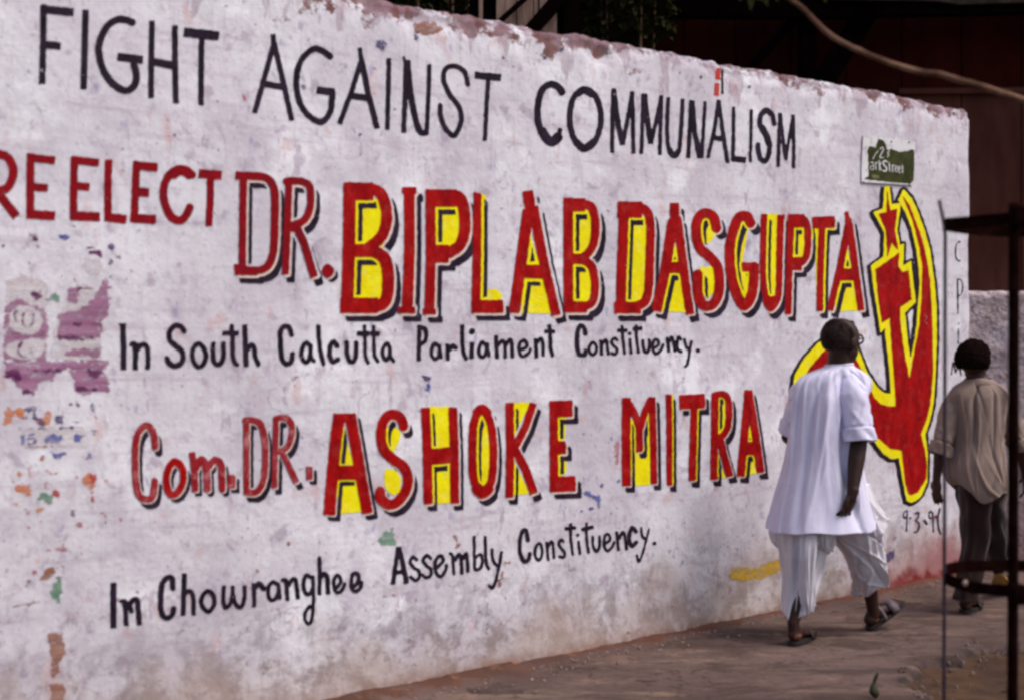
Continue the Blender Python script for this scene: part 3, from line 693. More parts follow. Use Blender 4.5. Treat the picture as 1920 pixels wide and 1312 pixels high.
scrap(M_ORNG, ps(20,110,90,95,100,150,60,205,20,190)); scrap(M_ORNG, ps(100,95,160,90,160,160,110,150)); scrap(M_ORNG, ps(290,120,340,100,350,160,320,200,280,170))
scrap(M_NAVY, p(150,90,250,85,255,165,150,175,150,150,220,150,225,105,150,110), edge=1.5); scrap(M_NAVY, ps(250,170,300,150,300,200,260,200))
scrap(M_NAVY, ps(375,140,430,140,435,190,380,190)); scrap(M_NAVY, s(16, 460,180, 555,185)); scrap(M_NAVY, ps(515,55,555,50,560,105,525,95)); scrap(M_NAVY, c(26, 630,70, 640,110, 655,155))
scrap(M_CREAM, p(130,220,590,215,600,370,130,365), off=.0006)
scrap(M_BLUE, s(34, 155,270, 155,340), c(26, 235,262, 195,280, 195,330, 235,330, 240,300, 200,300), off=.0014, edge=.6, label='blue printed numeral on torn poster', name='poster_numeral')
scrap(M_BLUE, p(310,265,425,262,425,325,310,325), off=.0014, edge=2.4); scrap(M_BLUE, p(510,265,590,270,580,310,520,322), off=.0014, edge=2)
scrap(M_BRWN, s(12, 160,355, 480,350), off=.0014, edge=.5); scrap(M_NAVY, s(12, 130,235, 300,230)); scrap(M_NAVY, s(24, 400,225, 500,222))
scrap(M_BLUE, p(340,385,460,378,475,405,410,435,370,438)); scrap(M_BLUE, ps(592,435,612,370,645,435)); scrap(M_NAVY, s(16, 282,425, 318,428)); scrap(M_NAVY, ps(625,235,670,235,665,260,630,255))
scrap(M_ORNG, ps(105,610,205,605,210,670,190,700,170,665,110,665), label='orange scrap of poster'); scrap(M_PINK, s(30, 200,490, 205,565)); scrap(M_BRWN, c(22, 30,530, 70,550, 95,600))
scrap(M_REDS, ps(290,610,320,598,335,640,300,650)); scrap(M_REDS, s(34, 383,600, 385,705)); scrap(M_GRN, p(270,665,370,690,372,745,330,745,270,710)); scrap(M_REDS, c(26, 325,515, 360,535, 400,530))
scrap(M_ORNG, ps(555,560,620,535,660,570,650,620,610,655,575,625), label='round orange and red blotch of old poster'); scrap(M_REDS, ps(615,550,655,540,662,590,630,610), off=.0018); scrap(M_REDS, ps(608,740,615,700,640,695,655,738))
scrap(M_ORNG, ps(250,760,310,750,300,790,260,815)); scrap(M_PINK, ps(165,780,210,785,200,820,175,815)); scrap(M_NAVY, d(500,805,20)); scrap(M_BRWN, s(26, 718,820, 718,870)); scrap(M_PINK, d(548,885,14))
scrap(M_PINK, c(34, 325,1060, 390,1050, 455,1060)); scrap(M_PINK, s(24, 562,1010, 562,1090)); scrap(M_BRWN, p(275,1260,300,1170,390,1160,395,1215,330,1255)); scrap(M_PINK, c(36, 340,1140, 370,1125, 410,1130)); scrap(M_GRN, p(395,1235,430,1235,425,1410,350,1410,370,1290))
scrap(M_GRN, p(395,1235,430,1235,425,1420,385,1420), off=.0018)
frame(0, 0, 1)
scrap(M_BRWN, ps(92,1190,120,1188,122,1225,110,1270,92,1270,95,1230)); scrap(M_BRWN, ps(95,1285,120,1285,118,1330,95,1330)); scrap(M_BRWN, s(3, 0,1142, 78,1128), edge=.3)
scrap(M_GRN, p(703,1012,722,992,738,990,744,1000,742,1022,715,1022)); scrap(M_REDS, d(703,1016,5))
scrap(M_BRWN, c(9, 852,1002, 857,1014, 858,1026)); scrap(M_BRWN, c(8, 950,1052, 942,1075, 936,1100)); scrap(M_BRWN, s(6, 940,1080, 932,1112))
scrap(M_BLUE, d(1102,924,5)); scrap(M_BLUE, p(1110,927,1127,927,1126,957,1119,956,1117,938,1110,934), label='small blue brush mark'); scrap(M_BLUE, d(1110,954,4)); scrap(M_BLUE, d(1090,958,4)); scrap(M_BLUE, s(4, 1130,971, 1138,967)); scrap(M_BLUE, s(4, 1144,966, 1147,958)); scrap(M_BLUE, s(4, 1149,808, 1145,824))
scrap(M_NAVY, c(8, 1092,833, 1108,812, 1120,820)) if False else None
scrap(M_BLUE, s(10, 803,715, 805,738)); scrap(M_NAVY, ps(793,702,812,706,806,716)); scrap(M_PINK, ps(1150,838,1164,830,1163,862,1155,870))
scrap(M_NAVY, s(5, 780,62, 783,78, 781,95)); scrap(M_BRWN, p(776,40,840,44,822,62,800,70,778,58)); scrap(M_NAVY, ps(706,75,726,80,726,100,712,98)); scrap(M_REDS, s(3, 450,166, 458,187))
scrap(M_NAVY, ps(1612,1010,1640,1006,1636,1018,1612,1020)) ; scrap(M_NAVY, ps(1650,1040,1676,1036,1674,1050,1650,1052))
scrap(scrap_mat('ochre_smear', (.48, .29, .02), (.52, .34, .06), .35), c(27, 1374,1078, 1410,1072, 1445,1063, 1478,1051), name='paint_dash', edge=.9)
frame(0, 0, 1)
frd = random.Random(3)
for mt, nn, bx in ((M_PINK, 34, (0, 230, 780, 1160)), (M_NAVY, 26, (0, 240, 430, 960)), (M_ORNG, 20, (0, 190, 770, 990)), (M_BLUE, 16, (20, 420, 430, 900)), (M_BRWN, 26, (40, 1400, 900, 1200)), (M_BLUE, 14, (1060, 1200, 780, 960)), (M_NAVY, 30, (240, 1480, 60, 330))):
    pr = [d(frd.uniform(bx[0], bx[1]), frd.uniform(bx[2], bx[3]), frd.uniform(1.2, 4.2)) for _ in range(nn)]
    q_ = letter(mt, *pr, fine=True, ragged=5.0, edge=1.0, off=.0013, name='paint_flecks'); tag(q_, kind='stuff')
#@@SIGN@@
def on_wall(px, py, out=0.):
    u, v = wall_uv(px, py)
    return Vector((float(u), -(float(undul(u, v)) + out), float(v)))
def sheet(name, quad, out, thick, mat, parent, nx=10, ny=8, bend=0.0):
    vs, fs = [], []
    q = [Vector((a, b, 0)) for a, b in quad]
    for side in (0, 1):
        for j in range(ny + 1):
            for i in range(nx + 1):
                a, b = i / nx, j / ny
                pt = q[0].lerp(q[1], a).lerp(q[3].lerp(q[2], a), b)
                w = on_wall(pt.x, pt.y, out + (thick if side == 0 else 0) + bend * (math.sin(a * 3.1) * .4 + .6 * b * a + .3 * math.sin(b * 7 + a * 4)))
                vs.append(w)
    N = (nx + 1) * (ny + 1)
    for j in range(ny):
        for i in range(nx):
            a = j * (nx + 1) + i
            fs.append((a, a + nx + 1, a + nx + 2, a + 1)); fs.append((N + a, N + a + 1, N + a + nx + 2, N + a + nx + 1))
    for i in range(nx):
        fs.append((i, i + 1, N + i + 1, N + i)); b0 = ny * (nx + 1) + i; fs.append((b0, N + b0, N + b0 + 1, b0 + 1))
    for j in range(ny):
        a = j * (nx + 1); fs.append((a, N + a, N + a + nx + 1, a + nx + 1)); a = a + nx; fs.append((a, a + nx + 1, N + a + nx + 1, N + a))
    return link(name, pyd(name, vs, fs), mat, parent)
sign = empty('street_sign', (P0.x, P0.y, 0), WANG)
tag(sign, 'battered green street name plate screwed to the whitewashed wall above the star', 'sign')
m, nt, b = new_mat('chipped_white_enamel'); k = NT(nt)
k.l(k.mix(k.ramp(k.noise(26, 6, .6), .5, .7), (.70, .68, .70), (.45, .42, .45)), b.inputs['Base Color']); b.inputs['Roughness'].default_value = .4
M_ENW = m
m, nt, b = new_mat('green_enamel'); k = NT(nt)
k.l(k.mix(k.ramp(k.noise(18, 6, .6), .4, .66), (.030, .034, .007), (.052, .055, .014)), b.inputs['Base Color']); b.inputs['Roughness'].default_value = .6; b.inputs['Specular IOR Level'].default_value = .1
M_ENG = m
m, nt, b = new_mat('rusty_edge'); M_RUST = simple_mat('rusty_metal', (.10, .045, .03), (.05, .025, .02), 30, .8, .3)
sheet('sign_plate', [(1616.5, 254), (1710.7, 267), (1708.5, 348), (1614.6, 342)], .004, .006, M_ENW, sign, bend=.004)
# green field with worn, irregular border painted on the plate
def sign_coat(name, mat, prims, off, edge=.5):
    X, Y = grid_for(prims, 2, .7)
    D = sdf(prims, X, Y) + edge * nz2(X * 1.5, Y * 1.5, 3.3)
    me = mesh_field(name, D, X, Y, 0)
    return link(name, me, mat, sign), me
frame(1600, 240, 10.93)
def push(me, px_quad, off):
    # lay a coat on the gently bent plate: same bend as sheet()
    q = px_quad
    u0, v0 = wall_uv(q[0][0], q[0][1]); u1, v1 = wall_uv(q[2][0], q[2][1])
    for vt in me.vertices:
        a = (vt.co.x - float(u0)) / (float(u1) - float(u0)); b_ = (vt.co.z - float(v0)) / (float(v1) - float(v0))
        a = min(max(a, 0), 1); b_ = min(max(b_, 0), 1)
        vt.co.y -= .010 + off + .004 * (math.sin(a * 3.1) * .4 + .6 * b_ * a + .3 * math.sin(b_ * 7 + a * 4))
SQ = [(1616.5, 254), (1710.7, 267), (1708.5, 348), (1614.6, 342)]
o, me = sign_coat('sign_field', M_ENG, [p(265,470, 290,380, 420,400, 470,240, 560,250, 620,330, 640,430, 760,440, 900,500, 1060,480, 1150,440, 1195,470, 1185,1090, 1120,1150, 720,1120, 430,1085, 240,1060, 210,1040, 290,1000, 290,700)], .001); push(me, SQ, .001)
WL = [c(14, 330,725, 370,705, 385,760, 385,850, 340,855, 325,800, 385,780), s(14, 425,705, 430,865), c(13, 432,745, 448,715, 470,712), s(15, 497,660, 500,880), s(13, 540,705, 500,790, 540,885),
      c(26, 650,705, 605,680, 572,725, 600,785, 640,830, 615,890, 565,880), s(17, 690,700, 700,905), s(13, 668,765, 725,772), s(16, 752,765, 756,915), c(13, 758,800, 772,770, 790,768),
      c(13, 806,850, 848,830, 838,790, 812,790, 802,850, 822,908, 852,888), c(13, 876,870, 912,845, 902,802, 882,802, 868,860, 888,925, 918,905), s(16, 952,765, 956,935), s(12, 935,812, 975,820),
      c(17, 505,450, 550,400, 575,450, 530,550, 512,612, 585,612), c(15, 645,450, 680,440, 690,490, 658,520, 688,560, 655,600), s(14, 372,650, 420,540, 480,470)]
o, me = sign_coat('sign_lettering', M_ENW, WL, .002, .15); push(me, SQ, .0018)
o['label'] = 'white lettering of the street name'
o, me = sign_coat('sign_lettering', simple_mat('dull_olive_enamel', (.16, .15, .07), (.12, .12, .05), 30), [s(70, 350,1000, 500,1010)], .002, .8); push(me, SQ, .0018)
for (sx, sy) in ((1667, 266.5), (1699, 268), (1617, 342), (1700, 346)):
    bm = bmesh.new(); bmesh.ops.create_uvsphere(bm, u_segments=8, v_segments=6, radius=.005)
    me = bpy.data.meshes.new('screw'); bm.to_mesh(me); bm.free()
    me.transform(Matrix.Translation(on_wall(sx, sy, .014))); link('screw', me, M_RUST, sign)
#@@GROUND@@
def ground_mat():
    m, nt, b = new_mat('dusty_pavement'); k = NT(nt)
    c_ = k.mix(k.ramp(k.noise(.9, 8, .62), .35, .66), (.132, .088, .078), (.084, .054, .048))
    c_ = k.mix(k.ramp(k.noise(3.5, 7, .65, (1, 1.6, 1), (3, 3, 3), .4), .52, .68, 0, .8), c_, (.20, .13, .10))
    c_ = k.mix(k.ramp(k.noise(5, 7, .65, (1, 1.6, 1), (8, 3, 3), .4), .55, .7, 0, .7), c_, (.075, .052, .05))
    c_ = k.mix(k.ramp(k.noise(1.9, 8, .7, (1, 2.2, 1), (1, 9, 3), .6), .48, .60, 0, .85), c_, (.060, .038, .032))
    c_ = k.mix(k.ramp(k.noise(11, 7, .7, (1, 1.5, 1), (4, 9, 3), .3), .55, .66, 0, .6), c_, (.055, .036, .030))
    c_ = k.mix(k.ramp(k.noise(1.4, 8, .7, (1, 2.6, 1), (7, 2, 3), .6), .55, .68, 0, .65), c_, (.22, .155, .115))
    at_ = k.n('ShaderNodeAttribute'); at_.attribute_name = 'joint'
    c_ = k.mix(k.math('MULTIPLY', at_.outputs['Fac'], k.ramp(k.noise(6, 5, .6), .35, .6, .25, 1)), c_, (.030, .019, .016))
    vo = k.n('ShaderNodeTexVoronoi'); vo.feature = 'DISTANCE_TO_EDGE'; vo.inputs['Scale'].default_value = .8
    ad = k.n('ShaderNodeVectorMath'); ad.operation = 'ADD'; nz = k.n('ShaderNodeTexNoise'); nz.inputs['Scale'].default_value = 2.5; nz.inputs['Detail'].default_value = 6
    k.l(k.tc.outputs['Object'], nz.inputs['Vector']); k.l(k.tc.outputs['Object'], ad.inputs[0]); k.l(nz.outputs['Color'], ad.inputs[1]); k.l(ad.outputs[0], vo.inputs['Vector'])
    c_ = k.mix(k.ramp(vo.outputs['Distance'], .0, .010, .75, 0), c_, (.035, .022, .018))
    c_ = k.mix(k.ramp(k.noise(26, 5, .6), .56, .66, 0, .7), c_, (.050, .034, .030))
    c_ = k.mix(k.ramp(k.noise(80, 3, .6), .62, .72, 0, .4), c_, (.26, .20, .17))
    k.l(c_, b.inputs['Base Color']); b.inputs['Roughness'].default_value = .9; b.inputs['Specular IOR Level'].default_value = .15
    n1 = k.bump(k.noise(4, 8, .62), .5, .03)
    k.l(k.bump(k.noise(42, 7, .65), .5, .010, n1), b.inputs['Normal'])
    return m
M_PAV = ground_mat()
M_SOIL = simple_mat('brown_soil', (.075, .036, .016), (.040, .019, .010), 7, .95, .7, 30)
M_GROUND = simple_mat('earth_ground', (.13, .10, .08), (.09, .07, .06), 1.2, .95, .5, 12)
g = pyd('ground', [(-600, -300, -.12), (600, -300, -.12), (600, 900, -.12), (-600, 900, -.12)], [(0, 1, 2, 3)])
tag(link('ground', g, M_GROUND), kind='structure')
# pavement slab field in front of the wall: gently uneven, with a broken edge round a tree pit
def soil_edge(x, y):
    """>0 inside the bare soil patch round the young tree"""
    cx, cy = 2.68, 6.28
    a = math.atan2(y - cy, x - cx)
    r = 1.0 + .05 * math.sin(3 * a + .5) + .03 * math.sin(7 * a + 2) + .02 * math.sin(17 * a) + .012 * math.sin(41 * a)
    return (r - math.hypot((x - cx) / .98, (y - cy) / 1.34)) * 1.1
def pavement():
    xs = np.concatenate([np.arange(-6, -.5, .15), np.arange(-.5, 4.6, .03), np.arange(4.6, 14.1, .5)])
    ys = np.concatenate([np.arange(1.0, 4.2, .2), np.arange(4.2, 9.5, .035), np.arange(9.5, 14.1, .4)])
    vs, fs, jt = [], [], []
    for y in ys:
        for x in xs:
            jv = 0.
            z = .006 * mnoise.noise(Vector((x * .9, y * .9, 0))) + .003 * mnoise.noise(Vector((x * 4, y * 4, 1)))
            e = soil_edge(x, y)
            if e > 0: z -= min(e / .05, 1) * .06
            # two casting joints in the concrete
            for (jx, jy, ax, ay) in ((0, 6.55, .10, 1), (0, 7.75, -.03, 1)):
                dd = abs((x - jx) * ax + (y - jy) * ay + .02 * mnoise.noise(Vector((x * 3, y * 3, 7))))
                if dd < .03: z -= .006; jv = max(jv, 1 - dd / .03)
            if e > -.10: jv = max(jv, .75 * (1 + e / .10) if e < 0 else 1)
            vs.append((x, y, z)); jt.append(jv)
    nx = len(xs)
    for j in range(len(ys) - 1):
        for i in range(nx - 1):
            a = j * nx + i; fs.append((a, a + 1, a + nx + 1, a + nx))
    me = pyd('pavement', vs, fs, True)
    at_ = me.attributes.new('joint', 'FLOAT', 'POINT'); at_.data.foreach_set('value', jt)
    o = link('pavement', me, M_PAV); tag(o, kind='structure')
pavement()
def patch(name, mat, cx, cy, fn, R, z0, n=60, label=None, cat=None, kind=None):
    vs, fs = [], []
    for j in range(n + 1):
        for i in range(n + 1):
            x = cx - R + 2 * R * i / n; y = cy - R + 2 * R * j / n
            vs.append((x, y, z0 + .016 * mnoise.noise(Vector((x * 5, y * 5, 4))) + .008 * mnoise.noise(Vector((x * 17, y * 17, 4)))))
    for j in range(n):
        for i in range(n):
            x = cx - R + 2 * R * (i + .5) / n; y = cy - R + 2 * R * (j + .5) / n
            if fn(x, y) > -.03: a = j * (n + 1) + i; fs.append((a, a + 1, a + n + 2, a + n + 1))
    o = link(name, pyd(name, vs, fs, True), mat); tag(o, label, cat, None, kind); return o
patch('soil', M_SOIL, 2.68, 6.28, soil_edge, 1.55, -.036, 100, kind='structure')

# stones, crumbs and litter as uncountable stuff
def rubble(name, pts, mat, label, cat):
    V, F = [], []
    for (x, y, z, r) in pts:
        n0 = len(V); a0 = random.random() * 6
        k1, k2 = random.uniform(.6, 1.2), random.uniform(.4, .8)
        rr = [Vector((math.cos(a0 + i * 1.2566) * r * k1 * random.uniform(.8, 1.2), math.sin(a0 + i * 1.2566) * r * random.uniform(.8, 1.2), 0)) for i in range(5)]
        for q in rr: V.append((x + q.x, y + q.y, z - r * .2))
        for q in rr: V.append((x + q.x * .7, y + q.y * .7, z + r * k2))
        F.append(tuple(n0 + 5 + i for i in range(5)))
        for i in range(5): F.append((n0 + i, n0 + (i + 1) % 5, n0 + 5 + (i + 1) % 5, n0 + 5 + i))
    o = link(name, pyd(name, V, F), mat); tag(o, label, cat, None, 'stuff'); return o
def wl(u, out, z=0): 
    q = P0 + WDIR * u + WN * out; return (q.x, q.y, z)
pts = []
for _ in range(1500):
    u = random.uniform(-7.5, .1); out = abs(random.gauss(0, .05)) + .012
    if random.random() < .3: out += random.random() * .2
    x, y, z = wl(u, out); pts.append((x, y, .004, random.uniform(.002, .009)))
rubble('rubble', pts, simple_mat('brick_crumbs', (.22, .10, .07), (.28, .22, .20), 5), 'brick and plaster crumbs lying along the foot of the wall', 'rubble')
pts = []
while len(pts) < 500:
    x = 2.68 + random.uniform(-1.1, 1.1); y = 6.28 + random.uniform(-1.5, 1.5); e = soil_edge(x, y)
    if e > -.05 and random.random() < (.9 if e < .15 else .35): pts.append((x, y, -.02 if e > 0 else .003, random.uniform(.003, .014)))
rubble('pebbles', pts, simple_mat('dark_pebbles', (.07, .045, .035), (.16, .12, .10), 5), 'broken stones and pebbles round the bare soil patch', 'pebbles')
# skirt of dirt that has washed against the wall
def skirt():
    V, F, fv = [], [], []; n = 500
    for i in range(n + 1):
        u = -9 + 9.05 * i / n
        w = .085 + .06 * mnoise.noise(Vector((u * 1.3, 0, 0))) + .03 * mnoise.noise(Vector((u * 6, 0, 0))); h = .022 + .018 * mnoise.noise(Vector((u * 3, 2, 0)))
        if -6.0 < u < -4.0: w += .05; h += .012
        for (o_, z_) in ((-.01, h), (w * .35, h * .6), (w * .7, h * .32 + .003), (w * 1.5, -.006)):
            fv.append(1. if o_ < 0 else (.9 if o_ < w * .5 else (.5 if o_ < w else 0.))); q = wl(u, o_, z_ + (.004 * mnoise.noise(Vector((u * 20, o_ * 30, 0))) if z_ > 0 else 0)); V.append(q)
    for i in range(n):
        for j in range(3): a = i * 4 + j; F.append((a, a + 4, a + 5, a + 1))
    m, nt, b = new_mat('red_brown_dirt'); k = NT(nt)
    c_ = k.mix(k.ramp(k.noise(3, 7, .65), .38, .62), (.125, .055, .038), (.080, .045, .036))
    c_ = k.mix(k.ramp(k.noise(9, 6, .6, (1, 1, 1), (4, 4, 4)), .56, .68, 0, .7), c_, (.24, .12, .08))
    b.inputs['Roughness'].default_value = 1.0; b.inputs['Specular IOR Level'].default_value = .05
    k.l(k.bump(k.noise(30, 7, .65), .6, .01), b.inputs['Normal'])
    at_ = k.n('ShaderNodeAttribute'); at_.attribute_name = 'fade'
    pv = k.mix(k.ramp(k.noise(.9, 8, .62), .35, .66), (.132, .088, .078), (.084, .054, .048))
    c_ = k.mix(k.ramp(k.math('ADD', at_.outputs['Fac'], k.ramp(k.noise(8, 8, .7, (1, 1, 1), (3, 3, 3)), .3, .7, .45, -.6)), .10, .80), pv, c_)
    c_ = k.mix(k.ramp(at_.outputs['Fac'], .93, 1.0, 0, .6), c_, (.07, .035, .025))
    k.l(c_, b.inputs['Base Color'])
    me = pyd('dirt', V, F, True); a2 = me.attributes.new('fade', 'FLOAT', 'POINT'); a2.data.foreach_set('value', fv)
    tag(link('dirt', me, m), 'reddish dirt washed up against the foot of the painted wall', 'dirt', None, 'stuff')
skirt()
#@@BACK@@
# low roughcast wall beyond the end of the painted one
def box_mesh(name, x0, x1, y0, y1, z0, z1, bev=0.):
    bm = bmesh.new(); bmesh.ops.create_cube(bm, size=1)
    for v in bm.verts: v.co = Vector((x0 + (v.co.x + .5) * (x1 - x0), y0 + (v.co.y + .5) * (y1 - y0), z0 + (v.co.z + .5) * (z1 - z0)))
    if bev: bmesh.ops.bevel(bm, geom=bm.edges[:], offset=bev, segments=2, affect='EDGES')
    me = bpy.data.meshes.new(name); bm.to_mesh(me); bm.free(); return me
m, nt, b = new_mat('roughcast_render'); k = NT(nt)
c_ = k.mix(k.ramp(k.noise(5, 8, .7), .36, .64), (.60, .49, .51), (.31, .235, .245))
c_ = k.mix(k.ramp(k.noise(34, 4, .6), .5, .66, 0, .7), c_, (.14, .10, .11))
c_ = k.mix(k.ramp(k.noise(3, 5, .6, (1, 1, 1), (5, 5, 5)), .58, .7, 0, .5), c_, (.25, .26, .42))
sp = k.n('ShaderNodeSeparateXYZ'); k.l(k.tc.outputs['Object'], sp.inputs[0])
c_ = k.mix(k.ramp(sp.outputs[2], .75, .1, 0, .7), c_, (.17, .07, .075))
k.l(c_, b.inputs['Base Color']); b.inputs['Roughness'].default_value = .95
k.l(k.bump(k.noise(28, 5, .6), 1.0, .03), b.inputs['Normal'])
ZB = 10.43
low = empty('low_wall', (2.85, ZB, 0)); tag(low, 'low rough grey wall standing beyond the end of the painted one', 'wall')
xs = np.arange(0, 5.01, .025); zs = np.linspace(0, 1.79, 62)
V, F = [], []
for j, z in enumerate(zs):
    for i, x in enumerate(xs):
        zz = z + (.012 * mnoise.noise(Vector((x * 5, 0, 1))) + .006 * mnoise.noise(Vector((x * 21, 0, 1)))) * (j / 61)
        V.append((x, .010 * mnoise.noise(Vector((x * 9, 0, z * 9))) + .008 * mnoise.noise(Vector((x * 25, 0, z * 25))) + (.02 if j == 61 else 0), zz))
nx = len(xs)
for j in range(len(zs) - 1):
    for i in range(nx - 1): a = j * nx + i; F.append((a, a + 1, a + nx + 1, a + nx))
n0 = len(V)
for x in xs: V.append((x, .24, 1.785 + .01 * mnoise.noise(Vector((x * 7, 3, 1)))))
for x in xs: V.append((x, .25, 0))
L0 = (len(zs) - 1) * nx
for i in range(nx - 1): F.append((L0 + i, L0 + i + 1, n0 + i + 1, n0 + i)); F.append((n0 + i, n0 + i + 1, n0 + nx + i + 1, n0 + nx + i))
F.append(tuple([j * nx for j in range(len(zs))] + [n0, n0 + nx]))
link('wall_body', pyd('wall_body', V, F, True), m, low)

# timber and sheet shed behind the walls, deep shade put into its dark colours
M_MAROON = simple_mat('maroon_sheeting', (.055, .009, .006), (.034, .006, .005), 3, 1., .3, 12, spec=.03, stretch=(1, 1, .4))
M_BROWN = simple_mat('brown_boarding', (.105, .038, .027), (.070, .024, .018), 4, 1., .3, 14, spec=.03, stretch=(1, 1, .3))
M_DARKW = simple_mat('shade_dark_timber', (.005, .002, .002), (.003, .0015, .0015), 10, 1., .4, 30, spec=.0)  # near-black timber: the deep shade is part of the colour
M_PALE = simple_mat('weathered_plank', (.36, .23, .18), (.22, .13, .10), 7, .85, .4, 40, stretch=(4, 4, .4))
M_ROOF = simple_mat('grimy_roof_sheet', (.03, .02, .018), (.08, .06, .045), 5, 1., .4, 20)
YB = 13.6
shed = empty('timber_shed', (3.5, YB, 0)); tag(shed, 'dark maroon timber shed with struts and overhanging roof behind the walls', 'shed')
def pt_(px, py, Y=YB): return at(px, py, Y)
def prism(name, pxs, Y0, Y1, mat, parent, label=None):
    P = [pt_(x, y, Y0) for x, y in pxs]; n = len(P)
    V = [(q.x, Y0, q.z) for q in P] + [(q.x, Y1, q.z) for q in P]
    F = [tuple(range(n)), tuple(range(2 * n - 1, n - 1, -1))] + [(i, n + i, n + (i + 1) % n, (i + 1) % n) for i in range(n)]
    me = pyd(name, V, F); o = link(name, me, mat, parent, True)
    bm = bmesh.new(); bm.from_mesh(me); bmesh.ops.recalc_face_normals(bm, faces=bm.faces); bm.to_mesh(me); bm.free()
    if label: o['label'] = label
    return o
# sheeting panels with recessed joints between them
edges = [700, 800, 900]
x = 1060
pn = []
while x < 2500:
    w = random.choice([96, 104, 112]); pn.append((x, x + w - 2.2)); x += w
for (a, b_) in pn:
    if b_ < 1690: prism('wall_panel', [(a, -500), (b_, -500), (b_, 1000), (a, 1000)], YB, YB + .03 + random.random() * .01, M_MAROON, shed)
    else:
        prism('wall_panel', [(a, -500), (b_, -500), (b_, 168), (a, 170)], YB + random.random() * .01, YB + .04, M_MAROON, shed)
        prism('lower_wall_panel', [(a, 175), (b_, 173), (b_, 1000), (a, 1000)], YB - .10 + random.random() * .006, YB - .05, M_BROWN, shed)
prism('wall_backing', [(640, -480), (2500, -480), (2500, 990), (640, 990)], YB + .06, YB + .16, M_DARKW, shed)
prism('ledge', [(1686, 166), (2500, 158), (2500, 172), (1686, 176)], YB - .16, YB - .002, M_BROWN, shed)
# post, struts and beam in front of the sheeting
def bar(name, p0, p1, w, Y, mat, parent, depth=.08):
    a, b_ = Vector((p0[0], p0[1])), Vector((p1[0], p1[1])); dr = (b_ - a).normalized(); nn = Vector((-dr.y, dr.x)) * w / 2
    return prism(name, [tuple(a + nn), tuple(b_ + nn), tuple(b_ - nn), tuple(a - nn)], Y, Y + depth, mat, parent)
bar('post', (1516, -300), (1516, 1000), 30, YB - .40, M_DARKW, shed, .12)
bar('strut', (1505, 20), (1395, 140), 17, YB - .33, M_DARKW, shed)
bar('strut', (1636, 10), (1530, 175), 40, YB - .34, M_DARKW, shed, .1)
bar('eaves_beam', (1180, 10), (1640, 12), 42, YB - .55, M_DARKW, shed, .12)
prism('eaves_beam', [(1640, -30), (2500, -60), (2500, 12), (1640, 30)], YB - .6, YB - .48, M_DARKW, shed)
prism('roof_edge', [(1560, -40), (2500, -80), (2500, -14), (1800, 8), (1760, 2), (1560, -2)], YB - .66, YB - .61, M_ROOF, shed)
# overhanging roof slab (real shade for the sheeting)
A = pt_(640, -60, YB - 1.9); Bq = pt_(2500, -60, YB - 1.9)
me = box_mesh('roof', A.x, Bq.x + 1, YB - 1.1, YB + 1.2, at(900, -120, YB).z, at(900, -120, YB).z + .12); link('roof', me, M_ROOF, shed, True)
bar('post', (1085, -300), (1085, 900), 70, YB - .24, M_DARKW, shed, .1)
# pale plank hoarding crossed by dark braces, nearer than the shed
YH = 11.6
hoard = empty('plank_hoarding', (at(970, 900, YH).x, YH, 0)); tag(hoard, 'pale weathered plank hoarding with dark diagonal braces seen above the wall', 'hoarding')
for (a, b_, dy) in ((898, 905, .0), (931, 968, .01), (970, 999, .004), (1001, 1009, .012), (1012, 1044, .0)):
    prism('plank', [(a, -160), (b_, -160), (b_, 1020), (a, 1020)], YH + dy, YH + dy + .03, M_PALE, hoard)
prism('back_rail', [(880, 20), (1060, 20), (1060, 60), (880, 60)], YH + .05, YH + .10, M_DARKW, hoard)
prism('back_board', [(880, -160), (1060, -160), (1060, 1020), (880, 1020)], YH + .11, YH + .13, M_DARKW, hoard)
bar('brace', (996, -14), (925, 50), 9, YH - .08, M_DARKW, hoard, .05)
bar('brace', (1066, -24), (985, 68), 26, YH - .09, M_DARKW, hoard, .07)
bar('brace', (1072, -160), (1072, 1020), 30, YH - .02, M_DARKW, hoard, .06)

# shrubs behind the wall: dense small leaves
def leaf_mesh(n, cen, rad, size, seed, droop=.3):
    rnd = random.Random(seed); V, F = [], []
    for _ in range(n):
        while True:
            q = Vector((rnd.uniform(-1, 1), rnd.uniform(-1, 1), rnd.uniform(-1, 1)))
            if .25 < q.length < 1: break
        if mnoise.noise(Vector(q) * 2.2 + Vector((seed, 0, 0))) < -.12: continue
        c0 = Vector(cen) + Vector((q.x * rad[0], q.y * rad[1], q.z * rad[2]))
        a = rnd.uniform(0, 6.28); t = Vector((math.cos(a), math.sin(a), rnd.uniform(-1, .3) - droop)).normalized()
        s_ = t.cross(Vector((rnd.uniform(-.4, .4), rnd.uniform(-.4, .4), 1))).normalized(); L = size * rnd.uniform(.6, 1.3); W = L * .28
        up = s_.cross(t) * L * .12
        n0 = len(V)
        V += [c0, c0 + t * L * .5 + s_ * W + up, c0 + t * L, c0 + t * L * .5 - s_ * W + up, c0 + t * L * .5]
        F += [(n0, n0 + 1, n0 + 4), (n0 + 1, n0 + 2, n0 + 4), (n0, n0 + 4, n0 + 3), (n0 + 4, n0 + 2, n0 + 3)]
    return V, F
